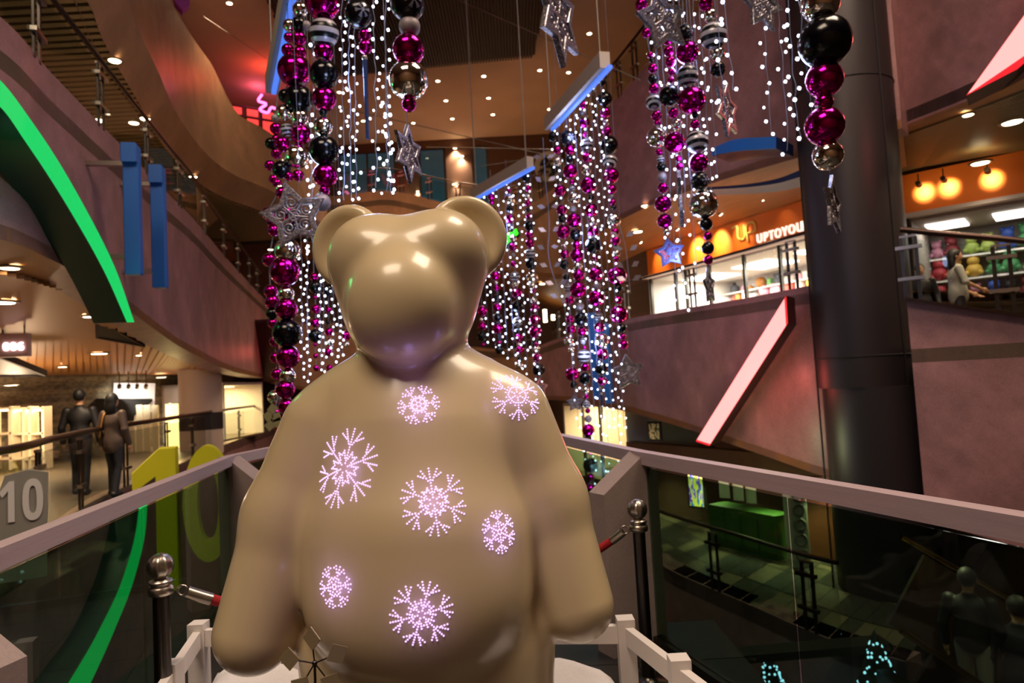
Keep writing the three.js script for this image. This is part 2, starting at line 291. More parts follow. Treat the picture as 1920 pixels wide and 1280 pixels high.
// far fascias that close the atrium between left and right
const farHigh = stations([[560, 372, 470, 31], [640, 366, 470, 30.5], [715, 357, 470, 30], [860, 386, 490, 28], [960, 398, 512, 26.4], [1040, 352, 522, 24], [1080, 310, 520, 22.2]], 40);
struct('wall_far_upper_fascia', wallGeometry(farHigh, 0.5, 1), M.stoneTan);
const farLow = stations([[470, 566, 712, 30.5], [640, 610, 745, 31], [800, 640, 760, 30.5], [930, 655, 758, 28], [1010, 650, 750, 25.5]], 30);
struct('wall_far_fascia', wallGeometry(farLow, 0.5, 1), M.stoneTan);
{
  const mk = (st, y) => slabGeometry(st.map(s => V(s.x, s.t + y, s.z)), st.map(s => V(s.x * 1.05, s.t + y, -32.7)), -0.25);
  struct('floor_far', mk(farLow, -0.1), M.floorPale);
  struct('floor_far_upper', mk(farHigh, -0.4), M.floorPale);
  struct('ceiling_far', slabGeometry(farHigh.map(s => V(s.x, s.b, s.z)), farHigh.map(s => V(s.x * 1.05, s.b, -32.7)), 0.15), M.soffitWarm);
  struct('ceiling_far_lower', slabGeometry(farLow.map(s => V(s.x, s.b, s.z)), farLow.map(s => V(s.x * 1.05, s.b, -32.7)), 0.15), M.soffitWarm);
}

// lower level on the right, seen through the glass
const lowEdge = stations([[1080, 985, 1200, 20], [1180, 1030, 1300, 15.4], [1250, 1062, 1400, 13], [1400, 1125, 1500, 10.8], [1560, 1196, 1600, 9.2], [1700, 1262, 1700, 8.4]], 24);
const LOW = -2.1;
{
  struct('wall_right_lower_fascia', wallGeometry(lowEdge.map(s => ({ ...s, t: LOW, b: LOW - 3.6 })), 0.4, 1), M.stone);
  const a = lowEdge.map(s => V(s.x, LOW, s.z)), b = lowEdge.map(s => V(s.x + 9, LOW, s.z - 10));
  const fl = struct('floor_right_lower', slabGeometry(a.map(p => p.clone().setY(LOW - 0.012)), b.map(p => p.clone().setY(LOW - 0.012)), -0.25), M.seam), N = 24, K = 11, ra = resample(a, N), rb = resample(b, N), tr = rng(6);
  for (let i = 0; i < N; i++) for (let k = 0; k < K; k++) { const q = (u, v) => ra[i].clone().lerp(ra[i + 1], u).lerp(rb[i].clone().lerp(rb[i + 1], u), (k + v) / K * 0.8); part('tile', grid([[q(0.02, 0.02), q(0.98, 0.02)], [q(0.02, 0.98), q(0.98, 0.98)]]), tr() < 0.5 ? M.floor : M.floorPale, fl); }
  struct('ceiling_right_lower', slabGeometry(rightMid.map(s => V(s.x, s.b, s.z)), rightMid.map(s => V(s.x + 6, s.b, s.z - 8)), 0.15), M.soffitWarm);
}

// the round dark column
{
  const c = P(1624, 700, 11.4), r = 0.77, parts = struct('column_right', new THREE.CylinderGeometry(r, r, CEIL - 1.2, 40).translate(c.x, (CEIL + 1.2) / 2, c.z), M.column);
  part('base_drum', new THREE.CylinderGeometry(r * 1.16, r * 1.16, 1.2 - PIT, 40).translate(c.x + 0.22, (1.2 + PIT) / 2, c.z), M.column, parts);
  for (const py of [175, 668]) part('seam', new THREE.TorusGeometry(r + 0.002, 0.012, 6, 48).rotateX(Math.PI / 2).translate(c.x, heightAt(c.x, c.z, py), c.z), M.seam, parts);
  for (const a of [0.33, 2.4, -1.8]) part('seam', box(0.02, CEIL - PIT, 0.03, c.x + Math.sin(a) * r, (CEIL + PIT) / 2, c.z + Math.cos(a) * r), M.seam, parts);
  for (const a of [0.33]) part('seam', box(0.02, 1.2 - PIT, 0.03, c.x + 0.22 + Math.sin(a) * r * 1.16, (1.2 + PIT) / 2, c.z + Math.cos(a) * r * 1.16), M.seam, parts);
}
// ---------------------------------------------------------------- our platform: floor, glass balustrades with flat rails and wedge-topped posts
const RAIL = 1.1;
const nearL = onLevel(-250, 1145, RAIL), cornerL = onLevel(432, 862, RAIL), tipL = onLevel(520, 843, RAIL);
const nearR = onLevel(2150, 1030, RAIL), postR = onLevel(1200, 856, RAIL), tipR = onLevel(1040, 820, RAIL);
{
  const o = [nearL, cornerL, tipL, tipR, postR, nearR].map(p => new THREE.Vector2(p.x, -p.z));
  o.unshift(new THREE.Vector2(nearL.x, -3.2)); o.push(new THREE.Vector2(nearR.x, -3.2));
  const fp = struct('floor_platform', new THREE.ExtrudeGeometry(new THREE.Shape(o), { depth: 0.35, bevelEnabled: false }).rotateX(-Math.PI / 2).translate(0, -0.362, 0), M.seam);
  const inside = (x, y) => { let c = false; for (let i = 0, j = o.length - 1; i < o.length; j = i++) if ((o[i].y > y) !== (o[j].y > y) && x < (o[j].x - o[i].x) * (y - o[i].y) / (o[j].y - o[i].y) + o[i].x) c = !c; return c; };
  const tileGeometry = new THREE.BoxGeometry(0.592, 0.03, 0.592), r = rng(4);
  for (let x = -2.7; x < 2.4; x += 0.6) for (let y = -3; y < 7.6; y += 0.6) if ([[-0.29, -0.29], [0.29, -0.29], [0.29, 0.29], [-0.29, 0.29]].some(q => inside(x + q[0] * 0.6, y + q[1] * 0.6))) { const t = part('tile', tileGeometry, r() < 0.5 ? M.floorDark : M.floorDarkB, fp); t.position.set(x, -0.0148, -y); }
}
function balustrade(a, b, label, posts, glass = M.glass) {
  const t = thing('glass_balustrade', label, 'balustrade');
  const low = V(0, -RAIL, 0);
  part('handrail', bar(a, b, 0.075, 0.075), M.rail, t);
  const n = Math.max(1, Math.round(a.distanceTo(b) / 1.6)), up = V(0, 1, 0);
  for (let k = 0; k < n; k++) { const p = a.clone().lerp(b, k / n + 0.004), q = a.clone().lerp(b, (k + 1) / n - 0.004); const m = p.clone().add(q).multiplyScalar(0.5); part('glass_panel', bar(V(p.x, 0.55, p.z), V(q.x, 0.55, q.z), 0.012, 0.98), glass, t); }
  part('base_channel', bar(V(a.x, 0.03, a.z), V(b.x, 0.03, b.z), 0.07, 0.06), M.steelDark, t);
  for (const p of posts ?? []) wedgePost(t, p[0], p[1]);
}
function wedgePost(t, at, dir) {                  // a slab post whose top slopes down towards the platform
  const m = frameAt(V(at.x, 0, at.z), dir);       // x: into the platform
  const g = flat([[-0.06, 0], [0.34, 0], [0.34, 0.92], [0.02, 1.13], [-0.06, 1.13]], 0.15).translate(0, 0, -0.075).applyMatrix4(m);
  part('post', g, M.railPost, t);
}
balustrade(nearL, cornerL, 'glass balustrade with flat mauve rail on the left of the white bear', [[cornerL, V(1, 0, 0.35)], [onLevel(-190, 1119, RAIL), V(1, 0, 0.2)]]);
balustrade(cornerL, tipL, 'short far run of glass balustrade just past the left corner post', []);
balustrade(tipL, tipR, 'far end glass balustrade of the platform hidden behind the bear', []);
balustrade(tipR, postR, 'glass balustrade run between the bear arm and the right wedge post', [[postR, V(-1, 0, 0.55)]]);
balustrade(postR, nearR, 'long glass balustrade with flat mauve rail right of the bear', [], M.glassDark);

// rope stanchions
function stanchion(px, py, d, label) {
  const top = P(px, py, d), t = thing('rope_stanchion', label, 'stanchion', V(top.x, 0, top.z)), h = top.y;
  part('base', lathe([[0, 0], [0.16, 0], [0.16, 0.015], [0.05, 0.035], [0.032, 0.06]], 28), M.steelDark, t);
  part('pole', new THREE.CylinderGeometry(0.032, 0.032, h - 0.16, 24).translate(0, (h - 0.16) / 2 + 0.02, 0), M.steelDark, t);
  part('collar', lathe([[0.033, h - 0.16], [0.046, h - 0.155], [0.05, h - 0.14], [0.046, h - 0.125], [0.036, h - 0.12], [0.044, h - 0.112], [0.044, h - 0.1], [0.022, h - 0.092], [0.018, h - 0.08]], 28), M.steel, t);
  const ball = new THREE.SphereGeometry(0.052, 36, 20), p = ball.attributes.position;          // fluted ball
  for (let i = 0; i < p.count; i++) { const a = Math.atan2(p.getZ(i), p.getX(i)), k = 1 - 0.07 * Math.pow(Math.abs(Math.sin(a * 5)), 4); p.setXYZ(i, p.getX(i) * k, p.getY(i), p.getZ(i) * k); } ball.computeVertexNormals();
  part('ball_finial', ball.translate(0, h - 0.045, 0), M.steel, t);
  return V(top.x, h - 0.13, top.z);
}
const stL = stanchion(300, 1040, 2.75, 'dark metal rope stanchion with fluted ball left of the bear');
const stR = stanchion(1194, 938, 3.55, 'dark metal rope stanchion with fluted ball right of the bear');
const rope = mat({ color: 0x9a1018, roughness: 0.85 });
function ropeBetween(a, b, sag, label) {
  const t = thing('barrier_rope', label, 'rope');
  const c = new THREE.QuadraticBezierCurve3(a, a.clone().lerp(b, 0.5).add(V(0, -sag * 2, 0)), b);
  const cut = (u, v, n) => Array.from({ length: n + 1 }, (_, i) => c.getPoint(u + (v - u) * i / n));
  part('rope', tube(cut(0.07, 0.93, 20), 0.021, 40, 10), rope, t);
  for (const [u, v] of [[0.03, 0.085], [0.915, 0.97]]) part('metal_end', tube(cut(u, v, 4), 0.024, 8, 12), M.steel, t);
  for (const u of [0.02, 0.98]) part('hook', new THREE.TorusGeometry(0.02, 0.005, 8, 20).translate(...c.getPoint(u).toArray()), M.steel, t);
}
ropeBetween(stL.clone().add(V(0.05, 0, 0)), stL.clone().add(V(1.5, 0, -0.75)), 0.24, 'dark red velvet rope hooked to the left stanchion, passing behind the bear');
ropeBetween(stR.clone().add(V(-0.05, 0, 0)), stR.clone().add(V(-1.1, 0, -0.35)), 0.24, 'red velvet rope hooked to the right stanchion, passing behind the bear');

// low white fence round the snow bed
function fenceRun(a, b, label, from = 0) {
  const t = thing('white_fence', label, 'fence');
  const L = a.distanceTo(b), n = Math.max(2, Math.round(L / 0.55));
  for (const y of [0.47, 0.2]) part('rail', bar(V(a.x, y, a.z), V(b.x, y, b.z), 0.035, 0.075), M.white, t);
  for (let k = from; k <= n; k++) { const p = a.clone().lerp(b, k / n); part('post', box(0.075, 0.54, 0.075, p.x, 0.27, p.z), M.white, t); }
}
const fBR = P(1172, 1165, 3.0), fBL = P(372, 1175, 3.25), fNR = P(1420, 1385, 2.1), fNL = P(250, 1430, 2.3);
for (const p of [fBR, fBL, fNR, fNL]) p.y = 0;
fenceRun(fBL, fBR, 'low white fence behind the bear, between the two corner posts');
fenceRun(fBR, fNR, 'low white fence running forward at the right of the bear', 1);
fenceRun(fBL, fNL, 'low white fence running forward at the left of the bear', 1);
{ // snow bed: a soft mound inside the fence
  const n = 36, m = 26, rows = [], r = rng(5); for (let i = 0; i <= m; i++) { const row = []; for (let j = 0; j <= n; j++) { const u = j / n, v = i / m; const a = fBL.clone().lerp(fBR, u), b = fNL.clone().lerp(fNR, u), p = a.lerp(b, 0.06 + v * 0.94); const e = Math.min(u, 1 - u, v + 0.02, 1) * 14; p.y = 0.02 + 0.38 * Math.sqrt(Math.min(1, e)) * (0.8 + 0.2 * Math.sin(u * 9 + v * 5)) + 0.015 * Math.sin(u * 31 + v * 17); row.push(p); } rows.push(row); }
  const s = solo('snow_bed', grid(rows), M.snow, 'mound of white artificial snow under and around the bear', 'snow'); s.userData.kind = 'stuff';
}
// ---------------------------------------------------------------- the bear: one smooth surface from joined rounded volumes
const bearAt = V(P(778, 725, 2.42).x, 0, P(778, 725, 2.42).z), bearTurn = -0.04;
const bearMatrix = new THREE.Matrix4().makeRotationY(bearTurn).setPosition(bearAt), bearInverse = bearMatrix.clone().invert();
const smin = (a, b, k) => { const h = Math.max(k - Math.abs(a - b), 0) / k; return Math.min(a, b) - h * h * k * 0.25; };
const smax = (a, b, k) => -smin(-a, -b, k);
const ell = (x, y, z, cx, cy, cz, rx, ry, rz) => { const a = (x - cx) / rx, b = (y - cy) / ry, c = (z - cz) / rz, k0 = Math.sqrt(a * a + b * b + c * c), a2 = a / rx, b2 = b / ry, c2 = c / rz, k1 = Math.sqrt(a2 * a2 + b2 * b2 + c2 * c2); return k1 > 1e-9 ? k0 * (k0 - 1) / k1 : -Math.min(rx, ry, rz); };
const cone = (x, y, z, A, B, ra, rb) => { const bx = B[0] - A[0], by = B[1] - A[1], bz = B[2] - A[2], px = x - A[0], py = y - A[1], pz = z - A[2], t = Math.max(0, Math.min(1, (px * bx + py * by + pz * bz) / (bx * bx + by * by + bz * bz))); return Math.hypot(px - bx * t, py - by * t, pz - bz * t) - (ra + (rb - ra) * t); };
function earField(x, y, z, s) {
  const cx = s < 0 ? -0.222 : 0.208, cy = s < 0 ? 2.12 : 2.125, dx = x - cx, dy = y - cy, dz = z + 0.02, c = Math.cos(s * 0.28), q = Math.sin(s * 0.28);
  const u = dx * c - dz * q, w = dx * q + dz * c;                 // turned a little outwards
  const disc = ell(u, dy, w, 0, 0, 0, 0.15, 0.155, 0.05), bowl = ell(u, dy, w, 0, 0.0, 0.095, 0.17, 0.175, 0.095);
  return smax(disc, -bowl, 0.02);
}
function bearField(x, y, z) {
  // head
  let h = ell(x, y, z, 0.0, 2.01, 0.0, 0.272, 0.195, 0.24);
  h = smin(h, ell(x, y, z, -0.12, 2.07, 0.04, 0.148, 0.14, 0.165), 0.06);
  h = smin(h, ell(x, y, z, 0.13, 2.075, 0.04, 0.148, 0.14, 0.165), 0.06);
  h = smin(h, ell(x, y, z, 0.0, 1.86, 0.03, 0.225, 0.19, 0.2), 0.09);      // jaw
  h = smin(h, ell(x, y, z, 0.0, 1.868, 0.17, 0.182, 0.2, 0.168), 0.04);  // muzzle
  h = smin(h, earField(x, y, z, -1), 0.022); h = smin(h, earField(x, y, z, 1), 0.022);
  // trunk
  let b = cone(x, y, z, [0, 1.5, -0.02], [0, 1.74, -0.02], 0.25, 0.18);
  b = smin(b, ell(x, y, z, 0, 1.42, 0.0, 0.37, 0.26, 0.27), 0.1);
  b = smin(b, ell(x, y, z, 0, 1.06, 0.06, 0.40, 0.42, 0.33), 0.12);
  b = smin(b, ell(x, y, z, 0, 0.9, 0.12, 0.36, 0.27, 0.27), 0.08);
  b = smin(b, ell(x, y, z, -0.012, 1.555, -0.03, 0.39, 0.19, 0.2), 0.07);       // shoulders
  let lower = ell(x, y, z, 0, 0.72, -0.02, 0.43, 0.3, 0.31);
  lower = smin(lower, cone(x, y, z, [-0.22, 0.7, 0.0], [-0.23, 0.14, 0.05], 0.215, 0.2), 0.05); lower = smin(lower, cone(x, y, z, [0.22, 0.7, 0.0], [0.23, 0.14, 0.05], 0.215, 0.2), 0.05);
  b = smin(b, lower, 0.045);
  // arms
  let l = cone(x, y, z, [-0.33, 1.47, 0.0], [-0.46, 1.18, 0.05], 0.15, 0.14); l = smin(l, cone(x, y, z, [-0.455, 1.18, 0.05], [-0.55, 0.815, 0.13], 0.14, 0.132), 0.06);
  let r = cone(x, y, z, [0.325, 1.48, -0.02], [0.44, 1.18, -0.02], 0.15, 0.136); r = smin(r, cone(x, y, z, [0.44, 1.18, -0.02], [0.525, 0.835, 0.03], 0.136, 0.125), 0.06);
  b = smin(b, l, 0.05); b = smin(b, r, 0.05);
  let d = smin(h, b, 0.035);
  return smax(d, -(y - 0.01), 0.02);
}
function fieldNormal(f, x, y, z) { const e = 0.002; return V(f(x + e, y, z) - f(x - e, y, z), f(x, y + e, z) - f(x, y - e, z), f(x, y, z + e) - f(x, y, z - e)).normalize(); }
const bearNormal = (x, y, z) => fieldNormal(bearField, x, y, z);
function netted(field, lo, hi, cell) {            // surface nets, then every point slid onto the surface
  const nx = Math.ceil((hi[0] - lo[0]) / cell) + 1, ny = Math.ceil((hi[1] - lo[1]) / cell) + 1, nz = Math.ceil((hi[2] - lo[2]) / cell) + 1;
  const f = new Float32Array(nx * ny * nz); for (let k = 0, i = 0; k < nz; k++) for (let j = 0; j < ny; j++) for (let a = 0; a < nx; a++, i++) f[i] = field(lo[0] + a * cell, lo[1] + j * cell, lo[2] + k * cell);
  const at = (a, j, k) => a + nx * (j + ny * k), id = new Int32Array(f.length).fill(-1), pos = [], idx = [];
  const corner = [[0, 0, 0], [1, 0, 0], [0, 1, 0], [1, 1, 0], [0, 0, 1], [1, 0, 1], [0, 1, 1], [1, 1, 1]], edges = [[0, 1], [2, 3], [4, 5], [6, 7], [0, 2], [1, 3], [4, 6], [5, 7], [0, 4], [1, 5], [2, 6], [3, 7]];
  for (let k = 0; k + 1 < nz; k++) for (let j = 0; j + 1 < ny; j++) for (let a = 0; a + 1 < nx; a++) {
    const v = corner.map(c => f[at(a + c[0], j + c[1], k + c[2])]); let n = 0, s = [0, 0, 0];
    for (const [p, q] of edges) if ((v[p] < 0) !== (v[q] < 0)) { const t = v[p] / (v[p] - v[q]); for (let m = 0; m < 3; m++) s[m] += corner[p][m] + (corner[q][m] - corner[p][m]) * t; n++; }
    if (n) { id[at(a, j, k)] = pos.length / 3; pos.push(lo[0] + (a + s[0] / n) * cell, lo[1] + (j + s[1] / n) * cell, lo[2] + (k + s[2] / n) * cell); }
  }
  const quad = (a, b, c, d, flip) => flip ? idx.push(a, c, b, b, c, d) : idx.push(a, b, c, b, d, c);
  for (let k = 1; k + 1 < nz; k++) for (let j = 1; j + 1 < ny; j++) for (let a = 1; a + 1 < nx; a++) {
    const o = f[at(a, j, k)] < 0;
    if (o !== (f[at(a + 1, j, k)] < 0)) quad(id[at(a, j - 1, k - 1)], id[at(a, j, k - 1)], id[at(a, j - 1, k)], id[at(a, j, k)], !o);
    if (o !== (f[at(a, j + 1, k)] < 0)) quad(id[at(a - 1, j, k - 1)], id[at(a, j, k - 1)], id[at(a - 1, j, k)], id[at(a, j, k)], o);
    if (o !== (f[at(a, j, k + 1)] < 0)) quad(id[at(a - 1, j - 1, k)], id[at(a, j - 1, k)], id[at(a - 1, j, k)], id[at(a, j, k)], !o);
  }
  const nor = new Float32Array(pos.length);
  for (let i = 0; i < pos.length; i += 3) for (let s = 0; s < 3; s++) { const n = fieldNormal(field, pos[i], pos[i + 1], pos[i + 2]), d = s < 2 ? field(pos[i], pos[i + 1], pos[i + 2]) * 0.9 : 0; pos[i] -= n.x * d; pos[i + 1] -= n.y * d; pos[i + 2] -= n.z * d; nor[i] = n.x; nor[i + 1] = n.y; nor[i + 2] = n.z; }
  const g = new THREE.BufferGeometry(); g.setAttribute('position', new THREE.Float32BufferAttribute(pos, 3)); g.setAttribute('normal', new THREE.BufferAttribute(nor, 3)); g.setIndex(idx); return g;
}
const pearl = new THREE.MeshPhysicalMaterial({ color: 0xd2bd96, roughness: 0.38, clearcoat: 0.6, clearcoatRoughness: 0.15 });
{
  const bear = thing('bear_statue', 'large pearly white bear statue with lit snowflakes on its belly', 'statue', bearAt); bear.rotation.y = bearTurn;
  const bg = netted(bearField, [-0.8, -0.02, -0.5], [0.8, 2.36, 0.6], 0.0125);
  part('body', bg, pearl, bear);
  // snowflakes of small lit holes, laid over the surface
  function flake(px, py, rad, kind, rot, label) {
    const o = camera.position.clone().applyMatrix4(bearInverse), dir = P(px, py, 1).applyMatrix4(bearInverse).sub(o).normalize(); let t = 1.2; for (let i = 0; i < 80; i++) t += bearField(...o.clone().addScaledVector(dir, t).toArray()) * 0.8;
    const c = o.clone().addScaledVector(dir, t), n = bearNormal(c.x, c.y, c.z), u = V().crossVectors(V(0, 1, 0), n).normalize(), v = V().crossVectors(n, u), dots = [];
    const line = (x0, y0, x1, y1, step) => { const L = Math.hypot(x1 - x0, y1 - y0), m = Math.max(1, Math.round(L / step)); for (let i = 0; i <= m; i++) dots.push([x0 + (x1 - x0) * i / m, y0 + (y1 - y0) * i / m]); };
    const st = 0.0086 / rad;
    for (let k = 0; k < 6; k++) { const a = rot + k * Math.PI / 3, R = (r, b) => [Math.cos(a) * r - Math.sin(a) * b, Math.sin(a) * r + Math.cos(a) * b];
      line(...R(0.12, 0), ...R(1, 0), st); for (const s of [-1, 1]) { line(...R(0.55, s * 0.03), ...R(0.95, s * 0.24), st); line(...R(0.62, s * 0.0), ...R(0.82, s * 0.34), st); line(...R(0.12, 0), ...R(0.42, s * 0.13), st); line(...R(0.42, s * 0.13), ...R(0.3, s * 0.17), st); }
    }
    const seen = [], g = [], unit = new THREE.IcosahedronGeometry(1, 1);
    for (const [x, y] of dots) { if (seen.some(q => Math.hypot(q[0] - x, q[1] - y) < st * 0.62)) continue; seen.push([x, y]);
      const p = c.clone().addScaledVector(u, x * rad).addScaledVector(v, y * rad); for (let i = 0; i < 5; i++) { const d = bearField(p.x, p.y, p.z), m = bearNormal(p.x, p.y, p.z); p.addScaledVector(m, -d); }
      const s = 0.0032; g.push(unit.clone().scale(s, s, s).translate(p.x, p.y, p.z)); }
    const m = part('snowflake_lights', g, M.purpleLed, bear, label); m.userData.kind = 'stuff';
    const lp = c.clone().addScaledVector(n, 0.06).applyMatrix4(bearMatrix), l = new THREE.PointLight(new THREE.Color(0.5, 0.3, 1), 0.012); l.position.copy(lp); l.shadow.radius = 2; scene.add(l);
  }
  flake(785, 758, 0.066, 0, 0.1, 'small dense snowflake of violet lights below the chin');
  flake(970, 740, 0.092, 0, 0.45, 'snowflake of violet lights on the right shoulder');
  flake(645, 877, 0.125, 1, 0.35, 'large branching snowflake of violet lights on the left chest');
  flake(813, 940, 0.102, 1, 0.6, 'bright snowflake of violet lights at the centre of the belly');
  flake(937, 997, 0.064, 0, 0.52, 'small dense snowflake of violet lights at the right side');
  flake(627, 1100, 0.062, 0, 0.2, 'small bright snowflake of violet lights low on the left side');
  flake(790, 1152, 0.094, 1, 0.2, 'snowflake of violet lights low on the belly');
}
// small flower of square petals standing before the bear
{
  const c = P(590, 1243, 1.95), t = thing('square_petal_ornament', 'small flower ornament of square tan petals before the bear leg', 'ornament', c);
  const petal = mat({ color: 0x9a8a6c, roughness: 0.5, metalness: 0.2 });
  part('hub', new THREE.SphereGeometry(0.008, 10, 8), M.steelDark, t);
  for (let k = 0; k < 5; k++) { const a = 1.62 + k * Math.PI * 2 / 5, q = V(Math.cos(a), Math.sin(a), 0.1); part('twig', rod(V(0, 0, 0), q.clone().multiplyScalar(0.05), 0.0022, 6), M.steelDark, t); part('petal', box(0.047, 0.047, 0.004).rotateZ(a + Math.PI / 4 + (k % 2) * 0.3).rotateY(0.25 * (k - 2)).translate(...q.multiplyScalar(0.072).toArray()), petal, t); }
  part('stem', rod(V(0, 0, 0), V(0, -c.y + 0.2, 0.02), 0.004), M.steelDark, t);
}
// ---------------------------------------------------------------- steel and glass railings along the fascias
function railing(st, i0, i1, yOf, height, count, label, o = {}) {
  const t = thing('steel_railing', label, 'railing'), run = st.slice(i0, i1 + 1), rail = o.rail ?? M.bronze, r = o.r ?? 0.035;
  const curve = new THREE.CatmullRomCurve3(run.map(s => V(s.x, yOf(s) + height, s.z)));
  part('handrail', new THREE.TubeGeometry(curve, Math.max(8, run.length * 3), r, 8), rail, t);
  const spots = o.spots ?? Array.from({ length: count }, (_, k) => (k + 0.5) / count);
  const at = u => curve.getPointAt(u), tan = u => curve.getTangentAt(u);
  for (const u of spots) {
    const p = at(u), g = tan(u), m = frameAt(V(p.x, p.y - height, p.z), g);
    for (const s of [-0.09, 0.09]) part('post', box(0.05, height - 0.1, 0.025, s, (height - 0.1) / 2, 0).applyMatrix4(m), o.post ?? M.steelDark, t);
    for (const k of [0.3, 0.75]) part('clamp', box(0.34, 0.05, 0.07, 0, height * k, 0.02).applyMatrix4(m), o.clamp ?? M.steel, t);
    part('bracket', box(0.22, 0.03, 0.05, 0, height - 0.09, 0).applyMatrix4(m), M.steel, t);
  }
  const cuts = [0, ...spots, 1];
  for (let k = 0; k + 1 < cuts.length; k++) { const n = 6, top = [], low = []; for (let i = 0; i <= n; i++) { const u = cuts[k] + (cuts[k + 1] - cuts[k]) * (0.03 + 0.94 * i / n), p = at(u); top.push(V(p.x, p.y - 0.12, p.z)); low.push(V(p.x, p.y - height + 0.08, p.z)); } if (cuts[k + 1] - cuts[k] > 1e-3) part('glass_panel', grid([low, top]), o.glass ?? M.glassClear, t); }
}
railing(leftLow, 10, 52, s => s.t - 0.05, 1.0, 0, 'steel and glass railing on top of the pink fascia beside the blue number eleven', { spots: [0.075, 0.165, 0.265, 0.36, 0.47, 0.6, 0.72, 0.84, 0.94] });
railing(leftWalk, 8, 46, s => 0.1, 1.1, 0, 'dark handrail and glass along the left walkway with the two shoppers', { spots: [0.1, 0.2, 0.3, 0.41, 0.52, 0.66, 0.8], rail: M.bronze, r: 0.045 });
railing(rightMid, 4, 33, s => s.t, 0.95, 0, 'steel and glass railing in front of the bright white shop', { spots: [0.06, 0.2, 0.33, 0.48, 0.7, 0.96], r: 0.03 });
railing(rightHigh, 2, 24, s => s.t - 0.05, 1.0, 8, 'olive lit steel railing on top of the high right fascia', {});
railing(rightNear, 0, 14, s => s.t + 0.03, 1.02, 0, 'dark handrail with steel posts in front of the plush toy shop', { spots: [0.035, 0.47], r: 0.045 });
railing(farHigh, 4, 38, s => s.t, 1.0, 9, 'thin railing on the far brown fascia under the blue windows', { r: 0.025 });
railing(farLow, 22, 30, s => s.t, 1.0, 3, 'far glass railing behind the hanging garlands right of the bear', { r: 0.025 });
railing(lowEdge, 4, 20, s => LOW, 1.05, 0, 'dark lower level railing seen through the right glass', { spots: [0.13, 0.38, 0.64, 0.93], r: 0.035, post: M.bronze, clamp: M.bronze });

// ---------------------------------------------------------------- recessed downlights
scene.updateMatrixWorld(true);
function onCeiling(name, px, py, d) {             // where the sight line meets that ceiling
  const o = scene.getObjectByName(name), r = new THREE.Raycaster(camera.position.clone(), P(px, py, 1).sub(camera.position).normalize()), h = r.intersectObject(o, true)[0];
  return h ? h.point : P(px, py, d);
}
function downlight(p, r, label, group, power = 18, opts = {}) {
  const t = thing('downlight', label, 'light', p, group);
  part('ring', lathe([[r, 0.005], [r * 1.3, 0], [r * 1.34, -0.02], [r * 1.02, -0.03], [r * 0.98, 0]], 20), M.lampRing, t);
  part('lens', new THREE.CylinderGeometry(r, r * 0.9, 0.03, 20).translate(0, -0.015, 0), M.lamp, t);
  if (opts.stem) part('stem', rod(V(0, 0, 0), V(0, opts.stem, 0), 0.012), M.steelDark, t);
  if (power > 0) { const l = new THREE.SpotLight(opts.color ?? WARM, power, 0, opts.angle ?? 1.05, 0.7); l.position.set(p.x, p.y - 0.05, p.z); l.target.position.set(p.x, p.y - 3, p.z); l.castShadow = true; l.shadow.radius = 3; scene.add(l, l.target); }
}
for (const [px, py, nth] of placed([[430, 5], [516, 115], [636, 172], [681, 226], [775, 230], [821, 151], [836, 188], [848, 222], [907, 142], [916, 183], [924, 214], [1012, 131], [1066, 135], [1030, 204], [1105, 62], [1217, 100]]))
  downlight(onLevel(px, py, CEIL - 0.01), 0.085, 'small downlight shining in the high tan ceiling, ' + nth + ' from the left', 'downlights in the high ceiling', 60);
for (const [px, py, d, nth] of placed([[215, 112, 12.6], [186, 224, 15.2], [251, 229, 16.3], [272, 221, 16.2], [362, 330, 20], [507, 467, 29]]))
  downlight(px > 500 ? onLevel(px, py, 8.1) : onCeiling('ceiling_left_upper', px, py, d), 0.11, 'downlight in the olive slatted soffit at upper left, ' + nth + ' from the left', 'downlights in the left slatted soffit', 30, px > 500 ? { stem: 2.2 } : {});
for (const [px, py, d, r, nth] of placed([[18, 499, 8.6, 0.1], [5, 564, 10.2, 0.15], [168, 591, 12.5, 0.1], [117, 686, 17, 0.1], [186, 661, 16.5, 0.17], [265, 664, 18, 0.12], [20, 720, 14.5, 0.12], [302, 706, 22, 0.16], [360, 699, 21.5, 0.17]]))
  downlight(onCeiling('ceiling_left', px, py, d), r, 'downlight in the warm soffit over the left walkway, ' + nth + ' from the left', 'downlights over the left walkway', 26);
for (const [px, py, d, r, nth] of placed([[1210, 384, 17, 0.1], [1195, 433, 19, 0.14], [1395, 354, 14.6, 0.13], [1018, 531, 24, 0.15]]))
  downlight(onCeiling(px < 1100 ? 'ceiling_far' : 'ceiling_right', px, py, d), r, 'downlight in the warm soffit on the right, ' + nth + ' from the left', 'downlights in the right soffit', 30);
for (const [px, py, d, r, nth] of placed([[1815, 213, 10.8, 0.08], [1898, 227, 10.8, 0.15], [1838, 304, 13.2, 0.16]]))
  downlight(onCeiling('ceiling_right_upper', px, py, d), r, 'downlight in the slatted soffit before the toy shop, ' + nth + ' from the left', 'downlights before the toy shop', 22);
for (const [px, py, d, r, nth] of placed([[865, 292, 33.3, 0.12], [855, 345, 33.3, 0.18], [846, 373, 33.3, 0.1], [783, 358, 33.3, 0.08], [853, 277, 33.3, 0.09]]))
  downlight(P(px, py, d), r, 'distant warm lamp by the blue far windows, ' + nth + ' from the left', 'far warm lamps', 40);
